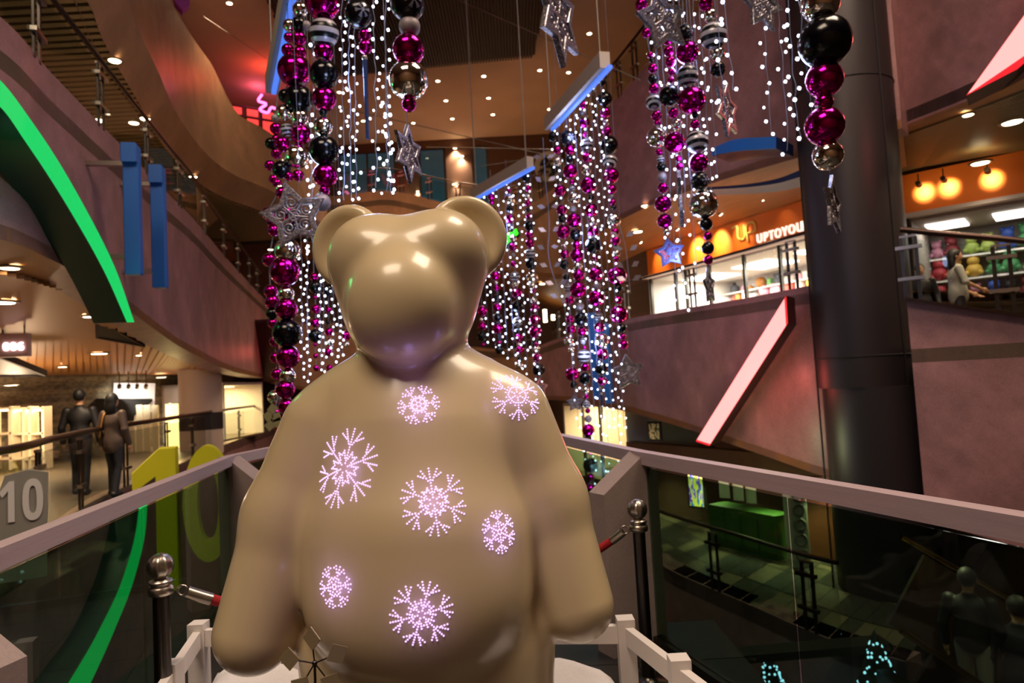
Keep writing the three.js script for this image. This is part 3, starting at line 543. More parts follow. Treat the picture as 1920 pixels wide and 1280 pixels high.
// added downlights, tucked under the right fascia to brighten the lower level
for (const [i, [px, d]] of [[1210, 17.4], [1330, 15], [1440, 13.4], [1530, 12.6]].entries()) { const q = P(px, 860, d); downlight(V(q.x, -0.5 - i * 0.05, q.z), 0.12, 'added round downlight under the right fascia over the lower level, number ' + ['one', 'two', 'three', 'four'][i], 'added lower level downlights', 26, { color: new THREE.Color(1, 0.9, 0.5) }); }
// added lamps under the floor edge, put in to brighten the escalator
for (const [i, [px, py, d]] of [[1760, 985, 7.6], [2010, 1060, 7.2]].entries()) downlight(P(px, py, d).setY(-0.2), 0.1, ['added lamp over the head of the lower right escalator', 'added lamp over the foot of the lower right escalator'][i], 'added escalator lamps', 9);
// ---------------------------------------------------------------- signs on the fascias
const font = await new FontLoader().loadAsync('fonts/droid/droid_sans_bold.typeface.json');
function letters(text, size, depth) { const g = new TextGeometry(text, { font, size, depth, curveSegments: 6, bevelEnabled: false }); g.computeBoundingBox(); return g.translate(-(g.boundingBox.min.x + g.boundingBox.max.x) / 2, 0, 0); }
// a curved band that stands off a wall: face rows given as two edges, with a side
function bandSign(name, edgeA, edgeB, depthVec, face, side, label, halo) {
  const t = thing(name, label, 'sign');
  const A = edgeA, B = edgeB, a = A.map(p => p.clone().add(depthVec)), b = B.map(p => p.clone().add(depthVec)), n = A.length - 1;
  part('lit_face', grid([A, B]), face, t);
  part('casing', [grid([A, a]), grid([B, b]), grid([a, b]), grid([[A[0], B[0]], [a[0], b[0]]]), grid([[A[n], B[n]], [a[n], b[n]]])], side, t);
  return t;
}
function onWall(st, px, py, off) {                // where the sight line meets the plumb wall, moved off the wall towards the void
  const r = P(px, py, 1).sub(camera.position), o = camera.position; let best = null;
  for (let i = 0; i + 1 < st.length; i++) { const a = st[i], b = st[i + 1], ex = b.x - a.x, ez = b.z - a.z, det = r.x * -ez + ex * r.z; if (Math.abs(det) < 1e-9) continue; const ax = a.x - o.x, az = a.z - o.z, t = (ax * -ez + ex * az) / det, u = (r.x * az - r.z * ax) / det; if (t > 0 && u >= -0.001 && u <= 1.001 && (!best || t < best.t)) best = { t, i, ex, ez }; }
  const l = Math.hypot(best.ex, best.ez), n = V(-best.ez / l, 0, best.ex / l); if (n.dot(V(r.x, 0, r.z)) > 0) n.negate();
  const k = 1 - off / (-n.dot(r) * best.t); return { p: o.clone().addScaledVector(r, best.t * k), n, along: V(best.ex / l, 0, best.ez / l) };
}
{ // big green arc on the pink fascia, and its lower piece below the walkway
  const hi = [[-150, 60], [-60, 106], [0, 150], [60, 228], [150, 372], [215, 500], [252, 604]], lo = [[-150, 112], [-60, 160], [0, 200], [48, 266], [132, 396], [196, 510], [238, 604]];
  const A = resample(hi.map(q => onWall(leftLow, q[0], q[1], 0.42).p), 40), B = resample(lo.map(q => onWall(leftLow, q[0], q[1], 0.42).p), 40), n = onWall(leftLow, 120, 330, 0).n;
  bandSign('green_arc_sign', A, B, n.clone().multiplyScalar(-0.4), M.greenGlow, M.greenSide, 'large glowing green arc on the pink fascia at far left');
  const l = onWall(leftLow, 110, 330, 0.9).p, g = new THREE.PointLight(new THREE.Color(0.1, 1, 0.25), 0.8); g.position.copy(l); g.shadow.radius = 10; scene.add(g);
  const hi2 = [[277, 925], [272, 1000], [250, 1090], [215, 1180], [165, 1290], [110, 1390]], lo2 = [[263, 925], [254, 1000], [228, 1090], [186, 1180], [122, 1290], [60, 1390]], n2 = onWall(leftWalk, 230, 1100, 0).n;
  bandSign('green_arc_sign', resample(hi2.map(q => onWall(leftWalk, q[0], q[1], 0.45).p), 30), resample(lo2.map(q => onWall(leftWalk, q[0], q[1], 0.45).p), 30), n2.clone().multiplyScalar(-0.42), M.greenGlow, M.greenSide, 'lower green lit arc seen through the left glass panel');
}
// figure one with a flag, as an upright solid
const oneShape = [[0, 0], [0.17, 0], [0.17, 2.2], [-0.1, 2.2], [-0.1, 1.9], [0, 1.9]];
function figureOne(base, along, k, depth, m, label, name = 'number_sign') {
  const t = thing(name, label, 'sign', base); t.quaternion.setFromRotationMatrix(frameAt(V(0, 0, 0), along));
  part('figure', flat(oneShape.map(p => [p[0] * k, p[1] * k]), depth, 0.012).translate(0, 0, -depth), m, t);
  for (const y of [1.9, 0.3]) part('bracket', box(0.08, 0.06, 0.5, 0.08 * k, y * k, -depth - 0.24), M.steel, t);
  return t;
}
{
  const w = onWall(leftLow, 262, 512, 0.62), v = onWall(leftLow, 310, 537, 0.62), along = w.along.clone(); if (along.x < 0) along.negate(); if (V().crossVectors(along, V(0, 1, 0)).dot(w.n) < 0) along.negate();
  figureOne(w.p, along, 0.93 * 265 / 2.2 * (-w.p.z) / F, 0.17, M.blueSign, 'tall blue figure one sign, nearer of the pair on the left fascia');
  figureOne(v.p, along, 0.97 * 237 / 2.2 * (-v.p.z) / F, 0.17, M.blueSign, 'tall blue figure one sign, farther of the pair on the left fascia');
}
{ // yellow ten standing beyond the left glass
  const a = P(288, 1112, 9.2), along = V(1, 0, -0.35), t = thing('number_sign', 'big yellow green number ten sign behind the left glass', 'sign', a); t.quaternion.setFromRotationMatrix(frameAt(V(0, 0, 0), along));
  part('figure', flat([[0.06, 0], [0.3, 0], [0.3, 1.92], [0.1, 1.92], [-0.22, 1.62], [-0.22, 1.36], [0.06, 1.56]], 0.3, 0.01).translate(0, 0, -0.3), M.yellowSign, t);
  const s = new THREE.Shape(), cx = 0.7, cy = 1.12, rx = 0.32, ry = 0.8; s.absellipse(cx, cy, rx, ry, 0, Math.PI * 2); const h = new THREE.Path(); h.absellipse(cx, cy, rx * 0.42, ry * 0.66, 0, Math.PI * 2); s.holes.push(h);
  part('figure', new THREE.ExtrudeGeometry(s, { depth: 0.3, bevelEnabled: false, curveSegments: 28 }).translate(0, 0, -0.3), M.yellowSign, t);
}
// red slashes
function slash(corners, d, depthVec, label, power) {
  const [a, b, c, e] = corners.map((q, i) => P(q[0], q[1], d[i])), t = thing('red_slash_sign', label, 'sign');
  const grow = p => p.clone().lerp(a.clone().add(c).multiplyScalar(0.5), 0.0);
  const mid = a.clone().add(b).add(c).add(e).multiplyScalar(0.25), edge = [a, b, c, e].map(p => p.clone().sub(mid).multiplyScalar(1.035).add(mid));
  const off = depthVec.clone().normalize().multiplyScalar(-0.012);
  part('lit_face', grid([[a, b], [e, c]].map(r => r.map(p => p.clone().add(off)))), M.redGlow, t);
  part('red_rim', grid([[edge[0], edge[1]], [edge[3], edge[2]]]), M.redEdge, t);
  const k = edge.map(p => p.clone().add(depthVec)); part('casing', [0, 1, 2, 3].map(i => grid([[edge[i], edge[(i + 1) % 4]], [k[i], k[(i + 1) % 4]]])), M.redDark, t);
  const q = mid.clone().sub(depthVec.clone().normalize().multiplyScalar(0.5)), l = new THREE.PointLight(new THREE.Color(1, 0.12, 0.1), power); l.position.copy(q); l.shadow.radius = 12; scene.add(l);
  return t;
}
slash([[1471, 560], [1474, 610], [1332, 832], [1307, 824]], [11.6, 11.6, 14, 14.2], V(0.35, 0, -0.5), 'long red and pink lit slash sign on the right pink fascia', 3);
slash([[1985, -60], [1985, 60], [1908, 128], [1815, 176]], [8.2, 8.2, 8.9, 9.6], V(0.3, 0.0, -0.4), 'red lit slash sign at the upper right corner over the toy shop', 2);
slash([[505, 600], [522, 604], [524, 712], [502, 712]], [25, 25, 27, 27], V(-0.9, 0, 0), 'red lit slash sign seen edge on beside the left garland', 1.2);
slash([[1190, 1110], [1193, 1145], [1186, 1172], [1170, 1152]], [14.8, 14.8, 14.9, 14.9], V(0.1, 0, -0.3), 'small red lit sign tip low behind the right stanchion', 0.3);
{ // blue arcs on the right upper fascia
  const f = rightHigh.slice(20, 37), A = [], B = [], C = [], D = []; const up = [[1335, 278, 12.9], [1375, 262, 12.4], [1455, 256, 11.6]], lw = [[1335, 292, 12.9], [1375, 284, 12.4], [1455, 278, 11.6]];
  bandSign('blue_arc_sign', resample(up.map(q => P(...q)), 20), resample(lw.map(q => P(...q)), 20), V(0.5, 0.0, -0.5), M.blueSign, M.blueDark, 'curved blue bar sign on the high right fascia');
  const u2 = [[1310, 352, 14], [1400, 345, 13], [1460, 334, 12.4], [1502, 318, 12]], l2 = [[1310, 356, 14], [1400, 351, 13], [1460, 343, 12.4], [1502, 331, 12]];
  bandSign('blue_arc_sign', resample(u2.map(q => P(...q)), 20), resample(l2.map(q => P(...q)), 20), V(0.4, 0.0, -0.5), M.blueDark, M.blueDark, 'dark blue curved bar under the right soffit edge');
}
// far signs
figureOne(P(1114, 748, 17.5), V(1, 0, 0.3), 1.0, 0.3, M.blueSign, 'blue figure one sign behind the middle garland, left stroke');
figureOne(P(1136, 756, 17), V(1, 0, 0.3), 0.9, 0.3, M.blueSign, 'blue figure one sign behind the middle garland, right stroke');
{ const A = [P(930, 452, 26), P(968, 428, 25)], B = [P(930, 478, 26), P(972, 438, 25)]; bandSign('green_lit_sign', A, B, V(0.1, 0, -0.3), glow(0.05, 1, 0.02, 1.6, 0x115511), M.greenSide, 'bright green lit sign piece right of the bear ear'); }
{ // round cream sign with dark blotches
  const c = P(1030, 312, 25), t = thing('round_sign', 'round cream sign with a dark print behind the garlands', 'sign', c); t.lookAt(camera.position);
  part('board', new THREE.CylinderGeometry(0.55, 0.55, 0.12, 32).rotateX(Math.PI / 2), mat({ color: 0xd8bd92, roughness: 0.6 }), t);
  part('print', new THREE.CylinderGeometry(0.36, 0.36, 0.02, 24).rotateX(Math.PI / 2).translate(0, 0, 0.065), mat({ map: noiseTexture(64, 77, (n) => n(1) > 0.52 ? [190, 165, 130] : [30, 24, 22]), roughness: 0.7 }), t);
}
{ // neon scribble and red lit boards at the upper left
  const c = P(492, 200, 27), t = thing('neon_sign', 'pink neon scribble sign in the upper left gallery', 'sign', c);
  part('neon_tube', tube([[0.0, 0.5], [-0.15, 0.25], [0.15, 0.1], [-0.1, -0.1], [0.2, -0.25], [0.35, -0.05], [0.5, -0.1]].map(p => V(p[0], p[1], 0)), 0.05, 50, 8), glow(1, 0.12, 0.5, 4, 0xff80c0), t);
  const l = new THREE.PointLight(new THREE.Color(1, 0.15, 0.3), 1.5); l.position.copy(c).add(V(0, 0.3, 0.5)); l.shadow.radius = 8; scene.add(l);
  const b = thing('lit_board', 'red lit window board glowing in the upper left gallery', 'sign', P(474, 228, 27)); b.rotation.y = 0.6;
  part('frame', [box(1.5, 0.06, 0.08, 0, 0.55, 0), box(1.5, 0.06, 0.08, 0, -0.6, 0), box(0.05, 1.2, 0.08, -0.35, 0, 0), box(0.05, 1.2, 0.08, 0.35, 0, 0), box(1.5, 0.05, 0.08, 0, 0.15, 0)], M.slatDark, b);
  for (const x of [-0.62, 0, 0.6]) for (const y of [-0.22, 0.35]) part('red_screen', box(0.42, y > 0 ? 0.26 : 0.62, 0.04, x, y, 0), glow(1, 0.05, 0.04, 1.6, 0x801010), b);
  const l2 = new THREE.PointLight(new THREE.Color(1, 0.08, 0.05), 4); l2.position.copy(P(500, 150, 25)); l2.shadow.radius = 20; scene.add(l2);
}
{ // grey panel with a white ten by the left walkway
  const w = onWall(leftWalk, 30, 968, 0.16), t = thing('level_panel', 'slanted grey panel with a white number 10 beyond the left rail', 'sign', w.p); t.rotation.y = 0.55; t.scale.setScalar(0.8);
  part('board', flat([[-0.5, -0.75], [0.3, -0.75], [0.33, 0.5], [0.12, 0.55], [-0.1, 0.5]], 0.06), mat({ color: 0x8b857c, roughness: 0.6 }), t);
  const f = letters('10', 0.42, 0.02); part('lettering', f.scale(0.72, 1.15, 1).translate(0.06, -0.05, 0.06), M.white, t);
}
{ // small pink lit box hanging under the left soffit
  const t = thing('hanging_sign', 'small pink lit box sign hanging under the left soffit', 'sign', P(26, 647, 11)); t.rotation.y = 0.3;
  part('box', rbox(0.46, 0.38, 0.14, 0.02), mat({ color: 0xd8b0a8, roughness: 0.5 }), t);
  const sg = letters('006', 0.13, 0.02); part('glowing_lettering', sg.translate(0.02, -0.09, 0.07), glow(1, 0.75, 0.75, 4, 0xffffff), t);
  part('hanger', [box(0.02, 0.25, 0.02, -0.15, 0.3, 0), box(0.02, 0.25, 0.02, 0.15, 0.3, 0)], M.steelDark, t);
}
// dark wedge vents in the left soffit
for (const [pts, lab] of [[[[181, 594, 11.6], [182, 628, 12.2], [270, 645, 13.6]], 'dark blue wedge vent in the left soffit below the green arc'], [[[-60, 640, 11], [-60, 700, 12.6], [86, 700, 14]], 'black wedge vent in the left soffit at the left edge']]) {
  const q = pts.map(a => P(...a)), t = thing('ceiling_vent', lab, 'vent'), low = q.map(p => p.clone().add(V(0, -0.05, 0)));
  const g = new THREE.BufferGeometry().setFromPoints([low[0], low[1], low[2]]); g.computeVertexNormals();
  part('opening', g, mat({ color: 0x0a0c14, roughness: 0.4 }), t);
  part('rim', [0, 1, 2].map(i => bar(q[i], q[(i + 1) % 3], 0.05, 0.12)), M.slatDark, t);
}

{ // purple sign tip on the high left fascia
  const t = thing('purple_sign', 'tip of a purple sign at the top edge left', 'sign', P(338, -20, 15)); part('board', flat([[-0.3, 0.9], [0.16, 0.9], [0.16, -0.4], [0.02, -0.58], [-0.12, -0.42]], 0.2, 0.01), mat({ color: 0x8a1a86, roughness: 0.5 }), t); t.rotation.y = 0.5; part('bracket', box(0.1, 0.1, 0.8, 0, 0.2, -0.4), M.steel, t);
}
// ---------------------------------------------------------------- shops
const tone = rgb => mat({ color: rgb, roughness: 0.6 });
const PAL = [0xd8d2c8, 0xe05a4a, 0xf0c24a, 0x5a8ad0, 0x7ab06a, 0xe8a0b0, 0x4a4a52, 0xf2efe8, 0xc08040].map(tone);
function shopRoom(A, B, y0, y1, deep, o) {        // a lit room behind an opening from A (left) to B (right)
  const t = thing(o.name ?? 'shop', o.label, 'shop', V(A.x, y0, A.z)), W = Math.hypot(B.x - A.x, B.z - A.z), H = y1 - y0;
  t.quaternion.setFromRotationMatrix(frameAt(V(0, 0, 0), B.clone().sub(A))); t.updateMatrixWorld(true);
  const wall = o.wall ?? M.white;
  part('back_wall', box(W, H, 0.1, W / 2, H / 2, -deep), wall, t); part('side_wall', box(0.1, H, deep, 0.05, H / 2, -deep / 2), wall, t); part('side_wall', box(0.1, H, deep, W - 0.05, H / 2, -deep / 2), wall, t);
  part('shop_ceiling', box(W, 0.1, deep, W / 2, H - 0.05, -deep / 2), wall, t); part('shop_floor', box(W, 0.06, deep, W / 2, 0.03, -deep / 2), o.floor ?? M.floorPale, t);
  const n = o.panels ?? 2;
  for (let k = 0; k < n; k++) { const x = W * (k + 0.5) / n; part('light_panel', box(W / n * 0.6, 0.04, deep * 0.35, x, H - 0.13, -deep * 0.45), glow(o.color.r, o.color.g, o.color.b, 3, 0xffffff), t);
    const p = V(x, H - 0.17, -deep * 0.45).applyMatrix4(t.matrixWorld); areaLight(p.x, p.y, p.z, p.x + 0.001, p.y - 1, p.z, W / n * 0.6, deep * 0.35, o.color, o.power); }
  for (const y of o.shelves ?? []) part('shelf', box(W - 0.2, 0.04, 0.4, W / 2, y * H, -deep + 0.25), o.shelfMat ?? M.white, t);
  for (const x of o.mullions ?? []) part('mullion', box(0.07, H, 0.08, x * W, H / 2, 0), M.steelDark, t);
  if (o.pane) part('front_glass', box(W, H, 0.015, W / 2, H / 2, 0.02), M.glassClear, t);
  const r = rng(o.seed ?? 1);
  const SHELF = ['lowest', 'second', 'third', 'top'];
  if (o.goods) for (const [si, y] of o.shelves.entries()) for (let x = 0.25, nth = 1; x < W - 0.3; nth++) { const w = 0.12 + r() * 0.24, h = 0.12 + r() * 0.22 * o.goods.tall, m = (o.goods.palette ?? PAL)[Math.floor(r() * (o.goods.palette ?? PAL).length)];
    const shape = r(); const g = shape < 0.5 ? rbox(w, h, 0.2, 0.02, 0, h / 2, 0) : shape < 0.8 ? lathe([[0, 0], [w * 0.4, 0], [w * 0.42, h * 0.6], [w * 0.16, h * 0.8], [w * 0.16, h], [0, h]], 10) : new THREE.SphereGeometry(w * 0.5, 12, 8).translate(0, w * 0.5, 0);
    const q = solo('shop_goods', g, m, o.goods.label + ', ' + (si === o.shelves.length - 1 ? 'top' : SHELF[si]) + ' shelf, ' + ordinal(nth) + ' from the left', 'goods', o.goods.group); q.position.copy(V(x + w / 2, y * H + 0.02, -deep + 0.28).applyMatrix4(t.matrixWorld)); q.quaternion.copy(t.quaternion); x += w + 0.05 + r() * 0.12; }
  return t;
}
const DAY = new THREE.Color(1, 0.93, 0.84), GOLD = new THREE.Color(1, 0.74, 0.32), AMBER = new THREE.Color(1, 0.7, 0.36);
const orange = mat({ color: 0xf07a1c, roughness: 0.55 });
function spotOn(from, to, power, angle, label, group, color = WARM, stem = 0.22) {
  const t = thing('track_spotlight', label, 'light', from, group); const d = to.clone().sub(from).normalize(), q = new THREE.Quaternion().setFromUnitVectors(V(0, -1, 0), d);
  part('can', new THREE.CylinderGeometry(0.05, 0.06, 0.16, 14).applyQuaternion(q), M.lampRing, t); part('lens', new THREE.CylinderGeometry(0.052, 0.052, 0.02, 14).translate(0, -0.09, 0).applyQuaternion(q), M.lamp, t);
  part('stem', rod(V(0, 0, 0), V(0, stem, 0), 0.012), M.steelDark, t);
  const l = new THREE.SpotLight(color, power, 0, angle, 0.8); l.position.copy(from).addScaledVector(d, 0.13); l.target.position.copy(to); l.castShadow = true; scene.add(l, l.target);
}
{ // shop with the orange sign on the right
  const A = P(1212, 470, 20.2), B = P(1540, 366, 14.6), yTop = Math.min(A.y, B.y), y0 = rightMid[14].t - 0.1;
  const s = thing('shop_sign', 'long orange shop sign reading UP TO YOU above the white shop', 'sign', V(A.x, yTop - 0.75, A.z)), along = B.clone().sub(A), W = Math.hypot(along.x, along.z); s.quaternion.setFromRotationMatrix(frameAt(V(0, 0, 0), along)); s.updateMatrixWorld(true);
  part('board', box(W, 0.8, 0.15, W / 2, 0.38, -0.08), orange, s);
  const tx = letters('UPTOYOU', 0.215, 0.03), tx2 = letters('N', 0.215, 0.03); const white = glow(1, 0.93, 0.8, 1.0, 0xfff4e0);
  part('glowing_lettering', [tx.translate(W * 0.805, 0.1, 0), tx2.translate(W * 0.925, 0.1, 0)], white, s);  // letters carry a glow of their own in place of strong spotlighting
  part('logo', [tube([[-0.3, 0.3], [-0.12, 0.3], [-0.1, 0.0], [0.08, -0.05], [0.12, 0.3]].map(p => V(W * 0.62 + p[0], p[1] + 0.35, 0.02)), 0.035, 24, 6), tube([[0.2, -0.15], [0.2, 0.25], [0.42, 0.28], [0.44, 0.08], [0.22, 0.06]].map(p => V(W * 0.62 + p[0], p[1] + 0.35, 0.02)), 0.035, 24, 6)], mat({ color: 0xf6c860, roughness: 0.5 }), s);
  part('lower_lip', box(W, 0.06, 0.35, W / 2, -0.05, 0.05), M.white, s);
  shopRoom(V(A.x, 0, A.z), V(B.x, 0, B.z), y0, yTop - 0.78, 3.2, { label: 'bright white shop full of goods under the orange sign', color: DAY, power: 40, panels: 3, shelves: [0.12, 0.3, 0.48, 0.66], mullions: [0.02, 0.2, 0.27, 0.42, 0.62, 0.8], seed: 3, goods: { tall: 1, label: 'small item in the white shop', group: 'goods in the white shop' } });
  for (const [u, nth] of placed([[0.1], [0.36], [0.5], [0.62], [0.84], [0.96]])) { const f = V(W * u, 0.95, 0.7).applyMatrix4(s.matrixWorld), to = V(W * u, 0.35, 0).applyMatrix4(s.matrixWorld); spotOn(f, to, u === 0.5 || u === 0.36 ? 22 : u > 0.8 ? 13 : 7, 0.5, 'spotlight aimed at the orange UP TO YOU sign, ' + nth + ' from the left', 'spotlights over the orange sign'); }
}
{ // plush toy shop at the right edge
  const A = P(1690, 318, 15), B = P(2120, 244, 12.6), yTop = Math.min(A.y, B.y) + 0.02, along = B.clone().sub(A), W = Math.hypot(along.x, along.z);
  const s = thing('shop_fascia_board', 'plain orange board with three bright spot pools above the toy shop', 'sign', V(A.x, yTop - 0.85, A.z)); s.quaternion.setFromRotationMatrix(frameAt(V(0, 0, 0), along)); s.updateMatrixWorld(true);
  part('board', box(W, 0.9, 0.15, W / 2, 0.42, -0.08), orange, s); part('lower_lip', box(W, 0.08, 0.4, W / 2, -0.06, 0.05), M.white, s);
  for (const [u, nth] of placed([[0.1], [0.22], [0.42]])) { const f = V(W * u, 0.5, 0.5).applyMatrix4(s.matrixWorld), to = V(W * u + 0.02, 0.42, 0).applyMatrix4(s.matrixWorld); spotOn(f, to, 5, 0.6, 'spotlight aimed at the orange board over the toy shop, ' + nth + ' from the left', 'spotlights over the toy shop', new THREE.Color(1, 0.8, 0.4)); }
  const y0 = 1.75, H = yTop - 0.9 - y0;
  const t = shopRoom(V(A.x, 0, A.z), V(B.x, 0, B.z), y0, yTop - 0.92, 2.4, { name: 'toy_shop', label: 'toy shop with shelves of plush toys right of the column', color: DAY, power: 7, panels: 3, shelves: [0.36, 0.56, 0.74], wall: tone(0x8a8178), shelfMat: tone(0xe8e4dc), mullions: [0.01] });
  const r = rng(8), cols = [[0x2a4a9a, 'blue'], [0x9a2430, 'red'], [0x3a7a48, 'green'], [0x94a850, 'lime'], [0xe4dfd4, 'white'], [0x1a1a20, 'black'], [0xc0983c, 'yellow'], [0xb87890, 'pink'], [0x6a1822, 'dark red']];
  for (const [si, y] of [0.36, 0.56, 0.74].entries()) for (let x = 0.25, nth = 1; x < W - 0.2; x += 0.3 + r() * 0.12, nth++) { const [c, cn] = cols[Math.floor(r() * cols.length)], k = 0.13 + r() * 0.05, m = tone(c);
    const p = thing('plush_toy', cn + ' plush toy in the toy shop, ' + ['lowest', 'middle', 'top'][si] + ' shelf, ' + ordinal(nth) + ' from the left', 'toy', V(x, y * H + 0.03, -2.1 + 0.02).applyMatrix4(t.matrixWorld), 'plush toys in the toy shop'); p.quaternion.copy(t.quaternion);
    part('body', new THREE.SphereGeometry(k, 12, 9).scale(1, 0.95, 0.9).translate(0, k * 0.9, 0), m, p); part('head', new THREE.SphereGeometry(k * 0.75, 12, 9).translate(0, k * 2.2, 0.02), m, p);
    for (const s2 of [-1, 1]) { part('ear', new THREE.SphereGeometry(k * 0.3, 8, 6).translate(s2 * k * 0.55, k * 2.8, 0), m, p); part('paw', new THREE.SphereGeometry(k * 0.35, 8, 6).translate(s2 * k * 0.8, k * 0.5, k * 0.6), m, p); } }
}
{ // shops along the left walkway
  const A = P(-150, 705, 15), B = P(332, 702, 24.5), st = stations([[-700, 640, 1200, 11], [-150, 705, 1000, 15], [100, 703, 960, 19], [250, 702, 940, 22], [338, 702, 930, 24.8]], 20).map(s => ({ ...s, b: 0.1 }));
  const plank = mat({ map: noiseTexture(256, 51, (n, r, x, y) => { const row = Math.floor(y * 14), v = 0.7 + 0.3 * ((row * 37 % 11) / 11) + (n(3) - 0.5) * 0.3; return [150 * v, 136 * v, 108 * v]; }), roughness: 0.7 }); plank.map.repeat.set(0.3, 0.5);
  struct('wall_left_shops', wallGeometry(st, 0.3, 1), plank);
  // lit boxes of the dress shop: pale hangings, cabinet lamps and a glowing panel
  const pale = mat({ color: 0xe9d9b4, roughness: 0.8 });
  for (const [i, px] of [248, 262, 276, 292].entries()) { const p = P(px, 812, 20.6), m = solo('pale_curtain', rbox(0.2, 1.7, 0.05, 0.02), pale, 'pale hanging curtain strip in the left shop front, number ' + ['one', 'two', 'three', 'four'][i] + ' from the left', 'curtain'); m.position.copy(p); }
  const g = thing('light_box', 'tall glowing yellow lit panel left of the round pillar', 'sign', P(325, 803, 21.5)); part('frame', rbox(0.44, 1.6, 0.1, 0.02), M.steelDark, g); part('light_screen', box(0.4, 1.54, 0.04, 0, 0, 0.05), glow(1, 0.78, 0.25, 2.6, 0xfff0c0), g);
  { const q = P(322, 803, 20.8); areaLight(q.x, q.y, q.z, q.x * 0.5, q.y, 0, 0.4, 1.5, GOLD, 5); }
  const aw = thing('awning', 'dark slanted awning under the four bright wall lights', 'awning'); { const p = P(180, 752, 19.3), q = P(286, 752, 21.4); part('canopy', slabGeometry([p, q], [p.clone().add(V(0.1, -0.42, 0.9)), q.clone().add(V(-0.1, -0.42, 0.9))], 0.08), M.voidDark, aw); part('valance', bar(p.clone().add(V(0.1, -0.46, 0.9)), q.clone().add(V(-0.1, -0.46, 0.9)), 0.04, 0.2), M.voidDark, aw); }
  for (const [px, nth] of placed([[224], [241], [257], [274]])) { const w = P(px, 743, 20.6), f = P(px, 724, 19.9); spotOn(f, w, 5, 0.7, 'spotlight over the dark awning, ' + nth + ' from the left', 'four spotlights over the awning', DAY, 0.75); }
  const wb = solo('white_wall_board', bar(P(212, 745, 20.9), P(290, 745, 21.6), 0.05, 0.9), M.white, 'white board lit by four spotlights above the dark awning', 'board');
  for (const [i, px] of [10, 45, 70].entries()) { const p = P(px, 820, 16.6), m = thing('display_cabinet', ['pale lit display cabinet at the left edge beyond the walkway', 'pale lit display cabinet, second from the left edge', 'pale lit display cabinet, third from the left edge'][i], 'cabinet', p); part('frame', [box(0.06, 1.5, 0.3, -0.24, 0, 0), box(0.06, 1.5, 0.3, 0.24, 0, 0), box(0.5, 0.05, 0.3, 0, 0.7, 0), box(0.5, 0.05, 0.3, 0, 0.1, 0), box(0.5, 0.05, 0.3, 0, -0.5, 0)], pale, m); part('lamp_strip', box(0.4, 0.03, 0.05, 0, 0.66, 0.05), M.lamp, m); }
  { const q = P(40, 790, 15.6), l = new THREE.PointLight(WARM, 10); l.position.copy(q); l.shadow.radius = 10; scene.add(l); }
  // round pillar with a dark band
  const pc = P(376, 745, 20.5), r = 0.6, col = solo('round_pillar', new THREE.CylinderGeometry(r, r, 3.0, 32), mat({ color: 0xc9b0a0, roughness: 0.6 }), 'round pale pillar lit from above beside the left walkway', 'pillar'); col.position.set(pc.x, 1.45, pc.z); part('dark_band', new THREE.CylinderGeometry(r + 0.01, r + 0.01, 0.5, 32).translate(0, -0.52, 0), tone(0x2a1c20), col);
  shopRoom(P(418, 712, 23.5).setY(0), P(492, 712, 27).setY(0), 0.1, 2.12, 3, { label: 'small golden lit shop beside the pillar with crowded shelves', color: GOLD, power: 26, panels: 1, shelves: [0.15, 0.4, 0.62], seed: 9, goods: { tall: 1.2, label: 'small item in the golden shop by the pillar', group: 'items in the golden shop', palette: [tone(0x7a8a3a), tone(0x4a3a20), tone(0xe8d8a0), tone(0x2c2a20)] } });
}
